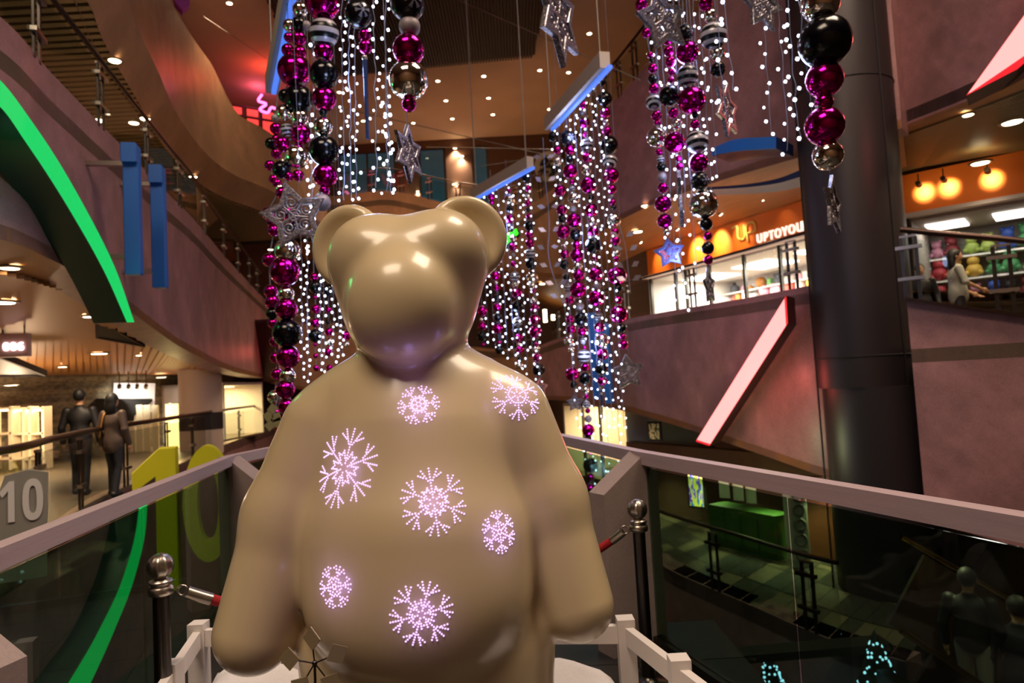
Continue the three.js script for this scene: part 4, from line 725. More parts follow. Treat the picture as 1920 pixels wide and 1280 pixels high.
{ // lower middle shop between the bear and the right fascia
  shopRoom(P(1055, 760, 24).setY(0), P(1175, 775, 20).setY(0), -1.7, 0.75, 3, { label: 'golden lit shop low in the middle behind the hanging lights', color: GOLD, power: 20, panels: 2, shelves: [0.2, 0.45, 0.7], mullions: [0.35, 0.62], seed: 12, goods: { tall: 1.1, label: 'small item in the low middle shop', group: 'items in the low middle shop', palette: [tone(0xe8d8b0), tone(0x8a6a3a), tone(0x3a3028), tone(0xc8a058)] } });
  // dark glazed front and posters
  const st = stations([[1170, 770, 960, 19.6], [1250, 790, 980, 18], [1400, 830, 1010, 15.6], [1600, 900, 1060, 13]], 10).map(s => ({ ...s, b: LOW, t: -0.3 }));
  struct('wall_right_shops', wallGeometry(st, 0.3, 1), M.brownDark);
  const poster = (px, py, d, w, h, m, label, lit) => { const p = P(px, py, d), t = thing(lit ? 'light_box' : 'framed_poster', label, 'poster', p); t.rotation.y = -0.75; part('frame', rbox(w + 0.1, h + 0.1, 0.06, 0.01), M.voidDark, t); part(lit ? 'light_screen' : 'print', box(w, h, 0.02, 0, 0, 0.035), m, t); return t; };
  const art = noiseTexture(64, 61, (n) => { const v = n(1), w = n(2), u = n(0); return v > 0.6 ? [250, 240, 90] : w > 0.55 ? [120, 60, 200] : u > 0.5 ? [60, 140, 220] : [250, 240, 240]; });
  poster(1228, 808, 17.6, 0.3, 0.4, mat({ map: noiseTexture(32, 62, (n) => n(1) > 0.55 ? [60, 80, 40] : [200, 180, 140]) }), 'small framed poster below the right fascia edge');
  poster(1306, 913, 15.6, 0.34, 0.85, mat({ map: art, emissiveMap: art, emissive: 0xffffff, emissiveIntensity: 1.6, roughness: 0.5 }), 'bright colourful light box seen through the right glass', true);
  const green = mat({ color: 0x2c4a16, roughness: 0.5 });
  const gs = thing('green_counter', 'green panelled shop counter front seen through the right glass', 'counter'); const p = P(1345, 965, 14.8).setY(LOW + 0.42), q = P(1472, 1005, 13.2).setY(LOW + 0.42); part('body', bar(p, q, 0.5, 0.84), green, gs); for (let k = 0; k < 4; k++) part('panel', bar(p.clone().lerp(q, k / 4 + 0.02).add(V(-0.2, 0, 0.17)), p.clone().lerp(q, k / 4 + 0.23).add(V(-0.2, 0, 0.17)), 0.04, 0.66), green, gs);
  { const l = new THREE.SpotLight(new THREE.Color(0.9, 1, 0.4), 4, 0, 0.8, 0.8); l.position.copy(p.clone().lerp(q, 0.4).add(V(-1.2, 2.2, 1))); l.target.position.copy(p.clone().lerp(q, 0.4)); l.castShadow = true; scene.add(l, l.target); }
  for (const [i, px] of [1358, 1384, 1408].entries()) { const m = solo('hanging_menu', box(0.22, 0.4, 0.02), tone(0xb8b4a4), 'pale menu card hanging over the green counter, number ' + ['one', 'two', 'three'][i] + ' from the left', 'card'); m.position.copy(P(px, 915 + i * 5, 14.2)); m.rotation.y = -0.7; }
  const lat = thing('lattice_column', 'pale grey patterned square column right of the green counter', 'column', P(1492, 970, 12.7).setY(LOW)); part('shaft', rbox(0.32, 1.6, 0.32, 0.02, 0, 0.8, 0), tone(0x8d8a82), lat); for (let k = 0; k < 6; k++) part('ring', new THREE.TorusGeometry(0.1, 0.025, 6, 16).translate(0, 0.25 + k * 0.27, 0.165), tone(0x5a5650), lat);
  const dr = struct('door_1', box(0.9, 1.5, 0.08), mat({ color: 0x5a2c14, roughness: 0.5 })); dr.position.copy(P(1540, 985, 13)).setY(LOW + 0.75); dr.rotation.y = -0.6; part('door_frame', [box(0.08, 1.54, 0.14, -0.49, 0.02, 0), box(0.08, 1.54, 0.14, 0.49, 0.02, 0), box(1.06, 0.08, 0.14, 0, 0.79, 0)], M.bronze, dr); part('door_handle', box(0.03, 0.3, 0.05, 0.36, 0, 0.06), M.steel, dr);
  const fl = new THREE.PointLight(new THREE.Color(0.9, 1, 0.5), 4); fl.position.copy(P(1330, 900, 12)).setY(0.1); fl.shadow.radius = 10; scene.add(fl);
}
// far dark gallery fittings
for (const [px, py, h, i] of [[1022, 592, 0.7, 0], [1037, 595, 0.3, 1]]) { const m = solo('wall_lamp', rbox(0.16, h * 0.8, 0.06, 0.02), M.lamp, ['tall warm wall lamp in the dark far gallery', 'short warm wall lamp in the dark far gallery'][i], 'light'); m.position.copy(P(px, py, 30)); }
// ---------------------------------------------------------------- shoppers
function netSimple(field, lo, hi, cell) { return netted(field, lo, hi, cell); }
const skinA = tone(0xb98a68), skinB = tone(0xc99c7c);
function person(pos, facing, tall, o, label) {
  const t = thing('person', label, 'person', pos); t.rotation.y = facing; t.scale.setScalar(tall / 1.72);
  const step = o.step ?? 0.06, hipY = 0.9, sh = o.female ? 0.165 : 0.19, hip = o.female ? 0.16 : 0.145;
  const J = { head: [0, 1.6, 0.015], neck: [0, 1.43, -0.01], chest: [0, 1.27, 0], waist: [0, 1.06, 0], pelvis: [0, 0.92, 0] };
  const arm = s => { const a = (s < 0 ? o.armL : o.armR) ?? {}; return [[s * sh, 1.38, 0], a.elbow ?? [s * (sh + 0.07), 1.11, -0.03], a.hand ?? [s * (sh + 0.08), 0.86, 0.06]]; };
  const leg = s => [[s * 0.09, 0.9, 0], [s * 0.095, 0.49, s * step + 0.03], [s * 0.1, 0.07, s * step * 1.8 - 0.02]];
  const hands = (x, y, z) => { let d = 9; for (const s of [-1, 1]) { const [, e, h] = arm(s), dir = V(h[0] - e[0], h[1] - e[1], h[2] - e[2]).normalize(); d = Math.min(d, ell(x, y, z, h[0] + dir.x * 0.05, h[1] + dir.y * 0.05, h[2] + dir.z * 0.05, 0.028, 0.05, 0.045));
    for (let k = 0; k < 4; k++) { const q = [h[0] + dir.x * 0.08, h[1] + dir.y * 0.08, h[2] + dir.z * 0.08 + (k - 1.5) * 0.02], e2 = [q[0] + dir.x * (0.075 - Math.abs(k - 1.4) * 0.01) - s * 0.012, q[1] + dir.y * 0.075, q[2] + dir.z * 0.075 + 0.008]; d = smin(d, cone(x, y, z, q, e2, 0.0105, 0.009), 0.008); }
    d = smin(d, cone(x, y, z, [h[0], h[1] - 0.01, h[2] + 0.04], [h[0] - s * 0.01, h[1] - 0.055, h[2] + 0.075], 0.012, 0.01), 0.01); } return d; };
  const bodyField = (x, y, z) => {
    let d = ell(x, y, z, 0, 1.615, 0.01, 0.076, 0.112, 0.096); d = smin(d, ell(x, y, z, 0, 1.555, 0.045, 0.052, 0.055, 0.055), 0.03);
    d = smin(d, cone(x, y, z, [0, 1.605, 0.1], [0, 1.578, 0.122], 0.01, 0.016), 0.015);                        // nose
    for (const s of [-1, 1]) { d = smin(d, ell(x, y, z, s * 0.078, 1.6, 0.0, 0.012, 0.032, 0.02), 0.01); d = smax(d, -ell(x, y, z, s * 0.032, 1.617, 0.107, 0.017, 0.011, 0.018), 0.012); d = smin(d, ell(x, y, z, s * 0.031, 1.616, 0.088, 0.012, 0.009, 0.012), 0.004); }
    d = smax(d, -ell(x, y, z, 0, 1.542, 0.108, 0.022, 0.004, 0.015), 0.006);                                     // mouth
    d = smin(d, cone(x, y, z, J.neck, [0, 1.55, 0], 0.055, 0.05), 0.03); d = smin(d, ell(x, y, z, 0, 1.28, 0, sh - 0.02, 0.15, 0.095), 0.06); d = smin(d, ell(x, y, z, 0, 0.97, 0, hip - 0.015, 0.16, 0.09), 0.08);
    for (const s of [-1, 1]) { const [a, e, h] = arm(s), [p, k, f] = leg(s); d = smin(d, cone(x, y, z, a, e, 0.045, 0.036), 0.02); d = smin(d, cone(x, y, z, e, h, 0.036, 0.026), 0.012); d = smin(d, cone(x, y, z, p, k, 0.075, 0.05), 0.02); d = smin(d, cone(x, y, z, k, f, 0.05, 0.035), 0.012); d = smin(d, cone(x, y, z, [f[0], 0.04, f[2] - 0.02], [f[0], 0.03, f[2] + 0.13], 0.035, 0.025), 0.015); }
    return smin(d, hands(x, y, z), 0.012); };
  const long = o.coat ?? 0.78;
  const topField = (x, y, z) => { let d = ell(x, y, z, 0, 1.28, 0, sh + 0.01, 0.17, 0.125); d = smin(d, cone(x, y, z, [0, 1.2, 0], [0, long + 0.1, 0], 0.13, 0.15), 0.06); d = smin(d, ell(x, y, z, 0, long + 0.18, 0, hip + 0.03, 0.2, 0.13), 0.05);
    for (const s of [-1, 1]) { const [a, e, h] = arm(s), w = o.sleeve ?? 0.94, q = [e[0] + (h[0] - e[0]) * w, e[1] + (h[1] - e[1]) * w, e[2] + (h[2] - e[2]) * w]; d = smin(d, cone(x, y, z, a, e, 0.066, 0.055), 0.03); if (w > 0.02) d = smin(d, cone(x, y, z, e, q, 0.055, 0.046), 0.015); }
    d = smin(d, cone(x, y, z, [0, 1.4, -0.01], [0, 1.46, -0.015], 0.075, 0.066), 0.03); return smax(smax(d, long - y, 0.015), y - 1.475, 0.01); };
  const legField = (x, y, z) => { let d = ell(x, y, z, 0, 0.93, 0, hip + 0.012, 0.13, 0.11); for (const s of [-1, 1]) { const [p, k, f] = leg(s); d = smin(d, cone(x, y, z, p, k, 0.09, 0.066), 0.03); d = smin(d, cone(x, y, z, k, f, 0.066, 0.055), 0.012); } return smax(d, 0.075 - y, 0.01); };
  const shoeField = (x, y, z) => { let d = 9; for (const s of [-1, 1]) { const f = leg(s)[2]; d = Math.min(d, cone(x, y, z, [f[0], 0.05, f[2] - 0.03], [f[0], 0.04, f[2] + 0.15], 0.05, 0.04)); } return smax(d, -(y - 0.004), 0.006); };
  const hairField = (x, y, z) => { let d = ell(x, y, z, 0, 1.635, -0.012, 0.09, 0.108, 0.106); if (o.longHair) { d = smin(d, ell(x, y, z, 0, 1.5, -0.065, 0.1, 0.19, 0.06), 0.04); } return smax(d, -ell(x, y, z, 0, 1.56, 0.1, 0.1, 0.105, 0.105), 0.012); };
  const b = [[-0.45, -0.01, -0.4], [0.45, 1.78, 0.55]];
  part('body', netSimple(bodyField, b[0], b[1], 0.014), o.skin ?? skinA, t);
  part('top', netSimple(topField, b[0], b[1], 0.018), o.top, t); part('trousers', netSimple(legField, [-0.3, -0.01, -0.35], [0.3, 1.12, 0.35], 0.018), o.trousers, t);
  part('shoes', netSimple(shoeField, [-0.22, -0.01, -0.35], [0.22, 0.14, 0.4], 0.014), o.shoes ?? tone(0x18161a), t);
  part('hair', netSimple(hairField, [-0.16, 1.25, -0.2], [0.16, 1.8, 0.14], 0.012), o.hair ?? tone(0x0b0908), t);
  if (o.strap) part('bag_strap', tube([[0.13, 1.0, -0.16], [0.1, 1.2, -0.15], [0.07, 1.38, -0.12], [0.05, 1.45, -0.03]].map(p => V(...p)), 0.012, 16, 6), tone(0xb07a30), t);
  return t;
}
const dark = tone(0x0e0c10), coat = tone(0x4c3c34), jean = tone(0x1c1c24);
const foot = (px, py, d, y) => { const p = P(px, py, d); return V(p.x, y, p.z); };
person(foot(150, 800, 11.6, 0.1), Math.PI + 0.25, 1.76, { top: dark, trousers: dark, sleeve: 0.95 }, 'person in a dark jacket seen from behind on the left walkway');
person(foot(212, 800, 11.2, 0.1), Math.PI - 0.1, 1.66, { top: coat, trousers: jean, female: true, longHair: true, strap: true, coat: 0.72 }, 'person with black hair in a brown coat with a bag strap on the left walkway');
person(foot(1792, 500, 11.3, 1.75), 1.25, 1.62, { top: tone(0xa8a59c), trousers: jean, female: true, longHair: true, sleeve: 0.05, armL: { elbow: [-0.24, 1.12, 0.06], hand: [-0.2, 0.98, 0.3] }, armR: { elbow: [0.23, 1.1, 0.02], hand: [0.2, 0.95, 0.27] } }, 'person in a light grey short sleeved top with dark hair by the toy shop rail');
person(foot(1722, 480, 13.4, 1.75), -0.4, 1.7, { top: tone(0x14121a), trousers: dark, skin: skinB }, 'person in black facing the viewer beside the column at the toy shop');
// escalator going down to the right, and the two people on it
const escFar = [P(1690, 1006, 8), P(2080, 1233, 8)], escNear = [P(1690, 1182, 6.5), P(2080, 1445, 6.5)];
const stepAt = (px) => { const u = (px - 1690) / 390; return escFar[0].clone().lerp(escFar[1], u).lerp(escNear[0].clone().lerp(escNear[1], u), 0.5).y - 1.15; };
{
  const t = thing('escalator', 'dark escalator with brass handrails at the lower right', 'escalator'), n = 14;
  const a = escFar[0].clone().lerp(escNear[0], 0.5), b = escFar[1].clone().lerp(escNear[1], 0.5), dir = b.clone().sub(a);
  for (let k = 0; k < n; k++) { const p = a.clone().lerp(b, (k + 0.5) / n); part('step', box(Math.hypot(dir.x, dir.z) / n * 1.02, 0.2, 1.3).applyMatrix4(frameAt(V(p.x, p.y - 1.25, p.z), dir)), M.steelDark, t); }
  for (const e of [escFar, escNear]) { part('side_panel', bar(e[0].clone().add(V(0, -0.6, 0)), e[1].clone().add(V(0, -0.6, 0)), 0.05, 0.9), M.bronze, t); part('handrail', tube([e[0], e[0].clone().lerp(e[1], 0.5), e[1]], 0.03, 12, 8), M.brass, t); }
  part('truss', bar(a.clone().add(V(0, -1.7, 0)), b.clone().add(V(0, -1.7, 0)), 1.4, 0.6), M.voidDark, t);
}
person(foot(1822, 1180, 7.3, stepAt(1822)), 2.4, 1.7, { top: dark, trousers: tone(0x8a8276), coat: 0.85 }, 'person in black standing on the escalator at lower right, left one');
person(foot(1908, 1150, 7.1, stepAt(1908)), 2.6, 1.78, { top: tone(0x1c1a26), trousers: dark, coat: 0.8 }, 'person in dark clothes on the escalator at lower right, right one');
// ---------------------------------------------------------------- hanging garlands: each strand is one thing, each bauble a part
const ballSmooth = new THREE.SphereGeometry(1, 24, 16), ballPrint = new THREE.SphereGeometry(1, 24, 16).rotateZ(0.12);
const KIND = { m: ['magenta_bauble', M.magenta], k: ['black_bauble', M.black], s: ['silver_bauble', M.silver], g: ['grey_bauble', M.grey], z: ['striped_bauble', M.stripe], p: ['printed_bauble', M.flake] };
const capGeometry = new THREE.CylinderGeometry(0.3, 0.3, 0.16, 10);
const GARLANDS = [
  [4.6, 'short garland of big baubles ending in a silver ball before the dark column', '1538 5 36 s;1547 78 48 k;1546 149 34 m;1545 192 17 m;1546 236 36 m;1552 291 28 s'],
  [4.8, 'garland with a big silver mirror ball above the bear head, left of the ceiling lights', '764 8 32 p;768 50 20 g;766 93 30 m;766 150 37 s;766 178 8 m;767 196 14 m'],
  [5.2, 'short garland with a black snow crystal bauble and two small magenta balls', '672 26 26 p;684 66 12 m;685 88 13 m'],
  [7.4, 'dense outer garland of small magenta baubles at the far left edge of the left cluster', '541 70 9 m;515 221 7 g;517 241 11 m;508 269 11 k;519 262 10 m;518 288 10 m;506 310 10 m;513 336 9 m;520 344 9 m;524 353 8 s;503 400 12 m;511 416 11 m;513 432 11 m;505 487 13 m;508 546 13 m;511 566 14 m;510 588 11 k;511 606 9 m;515 640 10 m;517 670 11 m;519 701 11 m;515 744 13 s;522 775 13 m;526 800 12 m'],
  [6.8, 'thick garland of large magenta, black and silver baubles in the left cluster', '563 18 14 s;543 48 12 s;560 46 14 k;574 48 9 g;560 73 14 m;540 94 12 m;562 99 12 m;552 132 31 m;535 180 13 k;560 186 27 k;532 211 15 s;562 221 17 s;538 243 12 z;564 252 19 m;529 270 15 m;556 293 23 s;528 318 17 k;559 329 11 m;542 330 9 m;529 362 12 m;545 400 16 m;556 428 14 k;539 470 24 s;534 508 28 m;537 551 15 s;537 579 21 m;538 624 27 k;540 669 22 m;540 705 15 s;535 730 18 m;538 762 16 m;541 792 14 k'],
  [6.0, 'garland with a striped bauble and big black balls at the right of the left cluster', '605 4 33 m;608 61 27 z;607 98 18 m;608 139 27 k;608 185 23 m;606 211 8 k;606 237 18 s;608 282 28 k;610 329 23 m;608 357 10 m;603 379 17 g'],
  [9.5, 'thin distant garland beside the left side of the bear head', '589 519 8 m;591 538 12 k;591 557 4 m;592 579 9 m;591 605 9 m;591 629 13 k;591 646 4 m;592 667 5 m;593 690 6 m'],
  [10, 'thin distant garland close to the left cheek of the bear', '614 500 8 m;615 544 12 k;616 581 6 m;615 603 5 k;617 622 8 m;617 642 9 s;615 660 8 m;618 690 7 m'],
  [10.5, 'short distant garland tucked between the bear head and left shoulder', '645 560 7 m;648 590 8 k;649 629 9 m;650 645 5 s'],
  [7.4, 'long magenta garland at the left of the upper right cluster', '1203 9 12 m;1212 62 9 m;1219 103 6 m;1222 113 5 k;1224 128 9 m;1224 148 9 k;1226 166 10 m;1226 191 15 z;1231 217 10 m;1233 232 7 m;1232 257 19 s;1236 285 7 m;1238 298 7 z;1240 313 9 k;1241 332 9 g;1243 352 10 m;1243 382 16 m;1246 414 14 m;1250 434 7 s'],
  [7.2, 'garland with a black ball and a large magenta ball in the upper right cluster', '1252 75 10 m;1254 96 10 m;1257 116 10 m;1259 135 7 m;1258 150 6 m;1255 180 19 k;1263 212 10 m;1270 233 10 s;1265 267 20 m;1272 297 6 m;1274 312 7 m'],
  [7.0, 'garland with two striped baubles and a big silver ball in the upper right cluster', '1284 62 16 p;1289 98 21 m;1289 142 20 z;1297 188 26 m;1303 216 6 k;1303 233 9 m;1307 266 21 z;1310 305 18 m;1312 339 17 p;1319 383 27 s;1324 420 12 k;1327 442 8 m;1327 465 12 k;1328 487 9 m'],
  [6.4, 'short garland with one large striped bauble at the right of the upper right cluster', '1323 7 13 m;1332 30 13 s;1338 67 25 z;1346 101 13 s;1346 130 14 k'],
  [11.2, 'long garland hanging at the right edge of the middle cluster', '1127 141 5 m;1128 154 8 k;1134 186 14 k;1135 211 10 m;1137 229 6 s;1138 246 9 m;1142 272 17 k;1143 302 14 z;1146 329 15 m;1147 355 9 m;1147 368 4 g;1149 379 6 m;1151 389 5 k;1151 412 13 s;1153 435 8 m;1154 451 9 m;1155 463 4 k;1156 475 7 s;1156 485 5 m;1156 494 5 m;1157 517 18 m;1158 541 9 k;1159 562 8 m;1160 589 17 m;1166 615 9 k;1168 631 6 m;1169 646 9 m'],
  [11.6, 'garland third from the left in the middle cluster with a big black ball', '1094 197 8 m;1094 211 5 g;1096 230 10 m;1098 252 5 m;1100 272 12 z;1101 295 10 m;1099 318 10 s;1104 347 16 m;1108 371 6 k;1109 394 13 m;1112 416 8 s;1113 434 11 m;1113 460 16 k;1116 483 6 m;1116 495 6 s;1118 514 14 m;1119 536 8 g;1119 559 16 m;1121 582 4 m;1122 593 8 z;1124 613 10 m;1129 638 13 s;1130 664 11 m;1128 691 12 k;1129 714 9 m;1126 728 4 g'],
  [12, 'longest garland of the middle cluster, reaching down past the glass rail', '1064 259 14 p;1068 281 10 m;1068 299 7 k;1069 321 14 m;1072 341 5 m;1073 354 6 z;1076 372 11 s;1074 392 7 g;1076 413 14 m;1079 440 11 k;1081 458 8 m;1082 478 13 m;1083 499 9 s;1085 516 11 m;1084 543 16 m;1087 574 8 g;1089 598 13 k;1091 621 9 m;1093 639 6 z;1096 651 4 m;1095 668 13 z;1097 688 8 m;1097 709 12 k;1098 731 7 s;1099 743 5 m;1100 758 7 z;1102 770 5 m;1103 785 7 g;1103 806 12 m;1103 822 7 k;1107 872 14 k;1107 894 7 m;1107 917 11 m;1110 950 4 m'],
  [12.5, 'garland at the left edge of the middle cluster', '1036 256 9 k;1045 281 8 m;1045 302 9 s;1050 357 11 m;1053 393 10 m;1054 410 8 k;1056 434 14 m;1058 461 5 s;1059 476 9 m;1058 496 9 k;1062 520 7 k;1066 540 8 z;1068 562 9 m;1069 598 8 m;1071 617 9 m;1067 640 9 s;1071 656 6 s;1073 701 13 m;1076 721 7 k'],
  [14.5, 'garland ending in a black ball, at the right edge of the far cluster', '987 332 10 k;988 347 4 s;990 353 6 m;990 369 6 s;990 381 6 m;990 393 5 k;992 405 6 m;993 423 10 k;993 440 8 m;994 456 9 m;995 475 10 z;996 495 11 k;998 520 11 s;999 536 7 s;1001 545 4 m;1001 563 6 s;1003 577 8 m;1003 599 10 m;1004 622 12 m;1006 645 4 m;1007 654 6 s;1007 670 8 m;1010 693 12 k'],
  [15.2, 'garland in the middle of the far cluster beside the bear ear', '950 340 6 s;954 357 4 m;956 373 11 s;956 392 7 k;957 410 9 m;959 431 4 k;962 447 7 s;962 463 8 m;962 478 4 g;963 495 6 m;966 518 9 z;966 533 6 s;969 549 10 m;970 574 11 k;971 603 9 z;972 620 5 k;973 633 8 m;973 645 4 s;975 656 8 m;975 672 5 k;974 686 8 s'],
  [15.8, 'garland nearest the bear ear in the far cluster', '921 358 4 m;921 369 7 m;922 379 5 m;924 392 5 k;926 402 6 m;929 480 7 k;929 496 6 m;929 517 9 m;930 529 4 s;931 540 6 m;932 556 5 k;932 576 8 m;933 594 8 k;933 616 10 m;936 642 4 m;936 656 8 k'],
  [16.4, 'short visible garland between the bear cheek and right shoulder', '904 583 10 m;902 599 4 s;904 611 8 m;903 630 9 k;906 646 4 m'],
];
for (const [d, label, text] of GARLANDS) {
  const beads = text.split(';').map(b => b.split(' ')), first = P(+beads[0][0], +beads[0][1], d), t = thing('bauble_garland', label, 'garland', first);
  const pts = beads.map(b => P(+b[0], +b[1], d).sub(first)), top = V(pts[0].x, d > 11 && +beads[0][1] < 400 ? 0.5 : CEIL - 0.02 - first.y, pts[0].z), mid = V(0, 0.3, 0);
  part('cord', tube([top, mid, ...(pts.length > 1 ? pts : [pts[0], pts[0].clone().add(V(0, -0.1, 0))])], 0.005, pts.length * 4 + 8, 5), M.wire, t);
  beads.forEach((b, i) => { const r = +b[2] * d / F, [name, m] = KIND[b[3]], q = part(name, b[3] === 'z' || b[3] === 'p' ? ballPrint : ballSmooth, m, t); q.position.copy(pts[i]); q.scale.setScalar(r); q.rotation.set(0.15 * Math.sin(i * 7), i * 2.4, 0.2 * Math.sin(i * 3)); if (b[3] === 'p') q.rotation.set(0.1, 1.05, 0); if (+b[2] >= 16) { const c = part('hanging_cap', capGeometry, M.cap, q); c.position.y = 1.04; } });
}
// ---------------------------------------------------------------- light strings: a wire with many small bulbs
const bulbUnit = new THREE.IcosahedronGeometry(1, 0), rs = rng(77);
function lightString(x0, y0, x1, y1, d, gap, rpx, label, o = {}) {
  const a = P(x0, y0, d), b = P(x1, y1, d), t = thing('light_string', label, 'string lights', a, o.group), n = Math.max(3, Math.round((y1 - y0) / gap)), pts = [], bulbs = [];
  for (let k = 0; k <= n; k++) { const p = b.clone().sub(a).multiplyScalar(k / n).add(V((rs() - 0.5) * 0.02, 0, (rs() - 0.5) * 0.03)); pts.push(p); if (k || !o.skip) { const s = rpx * d / F * (0.85 + rs() * 0.3), w = (o.spread ?? 5) * d / F, c = p.clone().add(V((rs() < 0.5 ? -1 : 1) * w * (0.4 + rs() * 0.9), -rs() * 0.02, (rs() - 0.5) * 0.08)); bulbs.push(bulbUnit.clone().scale(s, s * 1.15, s).translate(c.x, c.y, c.z)); } }
  if (!o.under) part('suspension_wire', rod(V(0, 0, 0), V(0, CEIL - a.y - 0.02, 0), 0.0025, 4), M.wire, t);
  part('wire', tube(pts, 0.0032 * (o.wire ?? 1), n * 2, 4), M.wire, t); part('bulbs', bulbs, M.led, t).userData.kind = 'stuff';
}
const LS = 'cold white light string ';
lightString(640, -20, 645, 376, 5.2, 15, 2.6, LS + 'hanging first from the left above the bear ear', { spread: 6 });
lightString(653, -20, 657, 374, 5.5, 17, 2.6, LS + 'hanging second from the left above the bear ear');
lightString(664, 30, 668, 372, 5.8, 18, 2.6, LS + 'hanging third from the left above the bear ear');
lightString(701, -20, 706, 352, 5.0, 19, 2.8, LS + 'right of the blue icicle stick', { spread: 6 });
lightString(722, -20, 727, 360, 4.9, 18, 2.8, LS + 'left of the big silver mirror ball', { spread: 6 });
lightString(727, 190, 732, 362, 4.9, 11, 3.2, LS + 'short one below left of the mirror ball', { spread: 8 });
lightString(588, 80, 592, 345, 6.2, 22, 3.4, LS + 'in the middle of the left cluster', { spread: 5 });
lightString(585, 300, 586, 470, 6.6, 12, 2.8, LS + 'over the left filigree star', { spread: 8 });
for (const [i, [x, y0, y1]] of [[567, 470, 705], [578, 450, 712], [602, 500, 692], [608, 500, 694], [626, 520, 676], [636, 556, 668], [642, 580, 664]].entries())
  lightString(x - 2, y0, x, y1, 8.6 + i * 0.3, 13, 2.0, LS + ['first', 'second', 'third', 'fourth', 'fifth', 'sixth', 'seventh'][i] + ' from left, between left cluster and bear', { spread: 3 });
const N10 = ['first', 'second', 'third', 'fourth', 'fifth', 'sixth', 'seventh', 'eighth', 'ninth', 'tenth', 'eleventh', 'twelfth', 'thirteenth', 'fourteenth'];
for (let i = 0; i < 9; i++) { const x = 897 + i * 12, y0 = 372 - i * 7.9 - 10; lightString(x, y0, x + 20, i < 8 ? 640 + i * 10 : 715, 16.5 - i * 0.28, 15, 1.6, LS + N10[i] + ' from left under the far bar', { under: 1, spread: 3.2, wire: 1.4 }); }
for (let i = 0; i < 10; i++) { const x = 1036 + i * 9.9, y0 = 236 - i * 12 + 8, y1 = [640, 800, 860, 990, 880, 1000, 985, 800, 1000, 800][i]; lightString(x, y0, x + (y1 - y0) * 0.068, y1, 12.8 - i * 0.22, 17, 1.7, LS + N10[i] + ' from the left under the middle bar', { under: 1, spread: 3.4, wire: 1.3 }); }
for (let i = 0; i < 9; i++) { const x = 1222 + i * 12.6, y0 = -30, y1 = [470, 560, 580, 420, 520, 380, 470, 360, 330][i]; lightString(x, y0, x + (y1 - y0) * 0.06, y1, 7.7 - i * 0.1, 27, 2.5, LS + N10[i] + ' from left in the upper right cluster', { spread: 6, wire: 1.1 }); }
lightString(1357, -30, 1376, 168, 5.4, 34, 3.8, LS + 'hanging free right of the striped bauble, left one', { spread: 7 });
lightString(1343, 40, 1362, 220, 5.4, 34, 3.8, LS + 'in front of the silver star of the upper right cluster', { spread: 7 });
lightString(1432, 50, 1446, 248, 6.2, 24, 3.0, LS + 'first from the left before the high right fascia', { spread: 6 });
lightString(1462, 50, 1478, 282, 6.0, 26, 3.0, LS + 'second from the left before the high right fascia', { spread: 6 });
lightString(1471, -30, 1500, 258, 4.7, 24, 3.6, LS + 'third from the left, beside the dark column', { spread: 6 });
lightString(1491, -30, 1524, 222, 4.7, 30, 3.4, LS + 'nearest to the big black bauble by the column', { spread: 6 });
// light that the strings shed, from within each cluster
for (const [x, y, d, k] of [[650, 150, 5.4, 1.1], [690, 330, 5.2, 0.9], [585, 300, 6.3, 0.9], [600, 600, 8.8, 1.2], [940, 420, 15.2, 4], [960, 600, 15.2, 4], [1080, 260, 11.6, 3], [1090, 450, 11.6, 3], [1100, 650, 11.6, 3], [1120, 880, 11.6, 2], [1270, 120, 7.2, 1.3], [1290, 300, 7.1, 1.3], [1270, 480, 7.3, 0.8], [1490, 130, 4.9, 0.6]]) { const l = new THREE.PointLight(new THREE.Color(0.5, 0.62, 1), k * 0.8); l.position.copy(P(x, y, d)); l.shadow.radius = 6; scene.add(l); }

// bars that carry the strands, with a blue strip under each
function carryBar(a, b, label) {
  const t = thing('garland_bar', label, 'bar'), s = 0.16; part('beam', bar(a, b, s, 0.24), tone(0xb8aca4), t);
  const la = a.clone().add(V(0.06, -0.15, 0.1)), lb = b.clone().add(V(0.06, -0.15, 0.1)); part('led_strip', bar(la, lb, 0.06, 0.05), M.ledBlue, t);
  for (const u of [0.06, 0.94]) { const p = a.clone().lerp(b, u); part('suspension_wire', rod(p, V(p.x, CEIL - 0.02, p.z), 0.012, 6), M.cable, t); }
}
carryBar(P(888, 364, 16.5), P(994, 304, 14.0), 'pale bar with a blue strip above the far garlands by the bear ear');
carryBar(P(1028, 232, 12.5), P(1134, 112, 9.9), 'pale bar with a blue strip above the middle garlands');
carryBar(P(509, 160, 9.4), P(548, -40, 7.2), 'pale bar with a blue strip at the left edge of the left cluster');
carryBar(P(1200, -60, 8.2), P(1380, -150, 6.2), 'pale bar above the upper right cluster, just over the frame');
// thin cables crossing the void
for (const [a, b, label] of [[P(860, 0, 20), P(1200, 150, 14), 'thin cable crossing under the ceiling towards the right fascia'], [P(610, 195, 18), P(1030, 292, 22), 'thin cable crossing behind the mirror ball'], [P(800, 276, 24), P(1040, 280, 24), 'thin cable between the far bar and the round sign'], [P(900, 312, 22), P(1040, 290, 22), 'second thin cable near the far bar'], [P(380, 30, 20), P(500, 110, 24), 'thin brass rail crossing the upper left gallery']])
  solo('cable', rod(a, b, 0.014, 6), M.cable, label, 'cable');

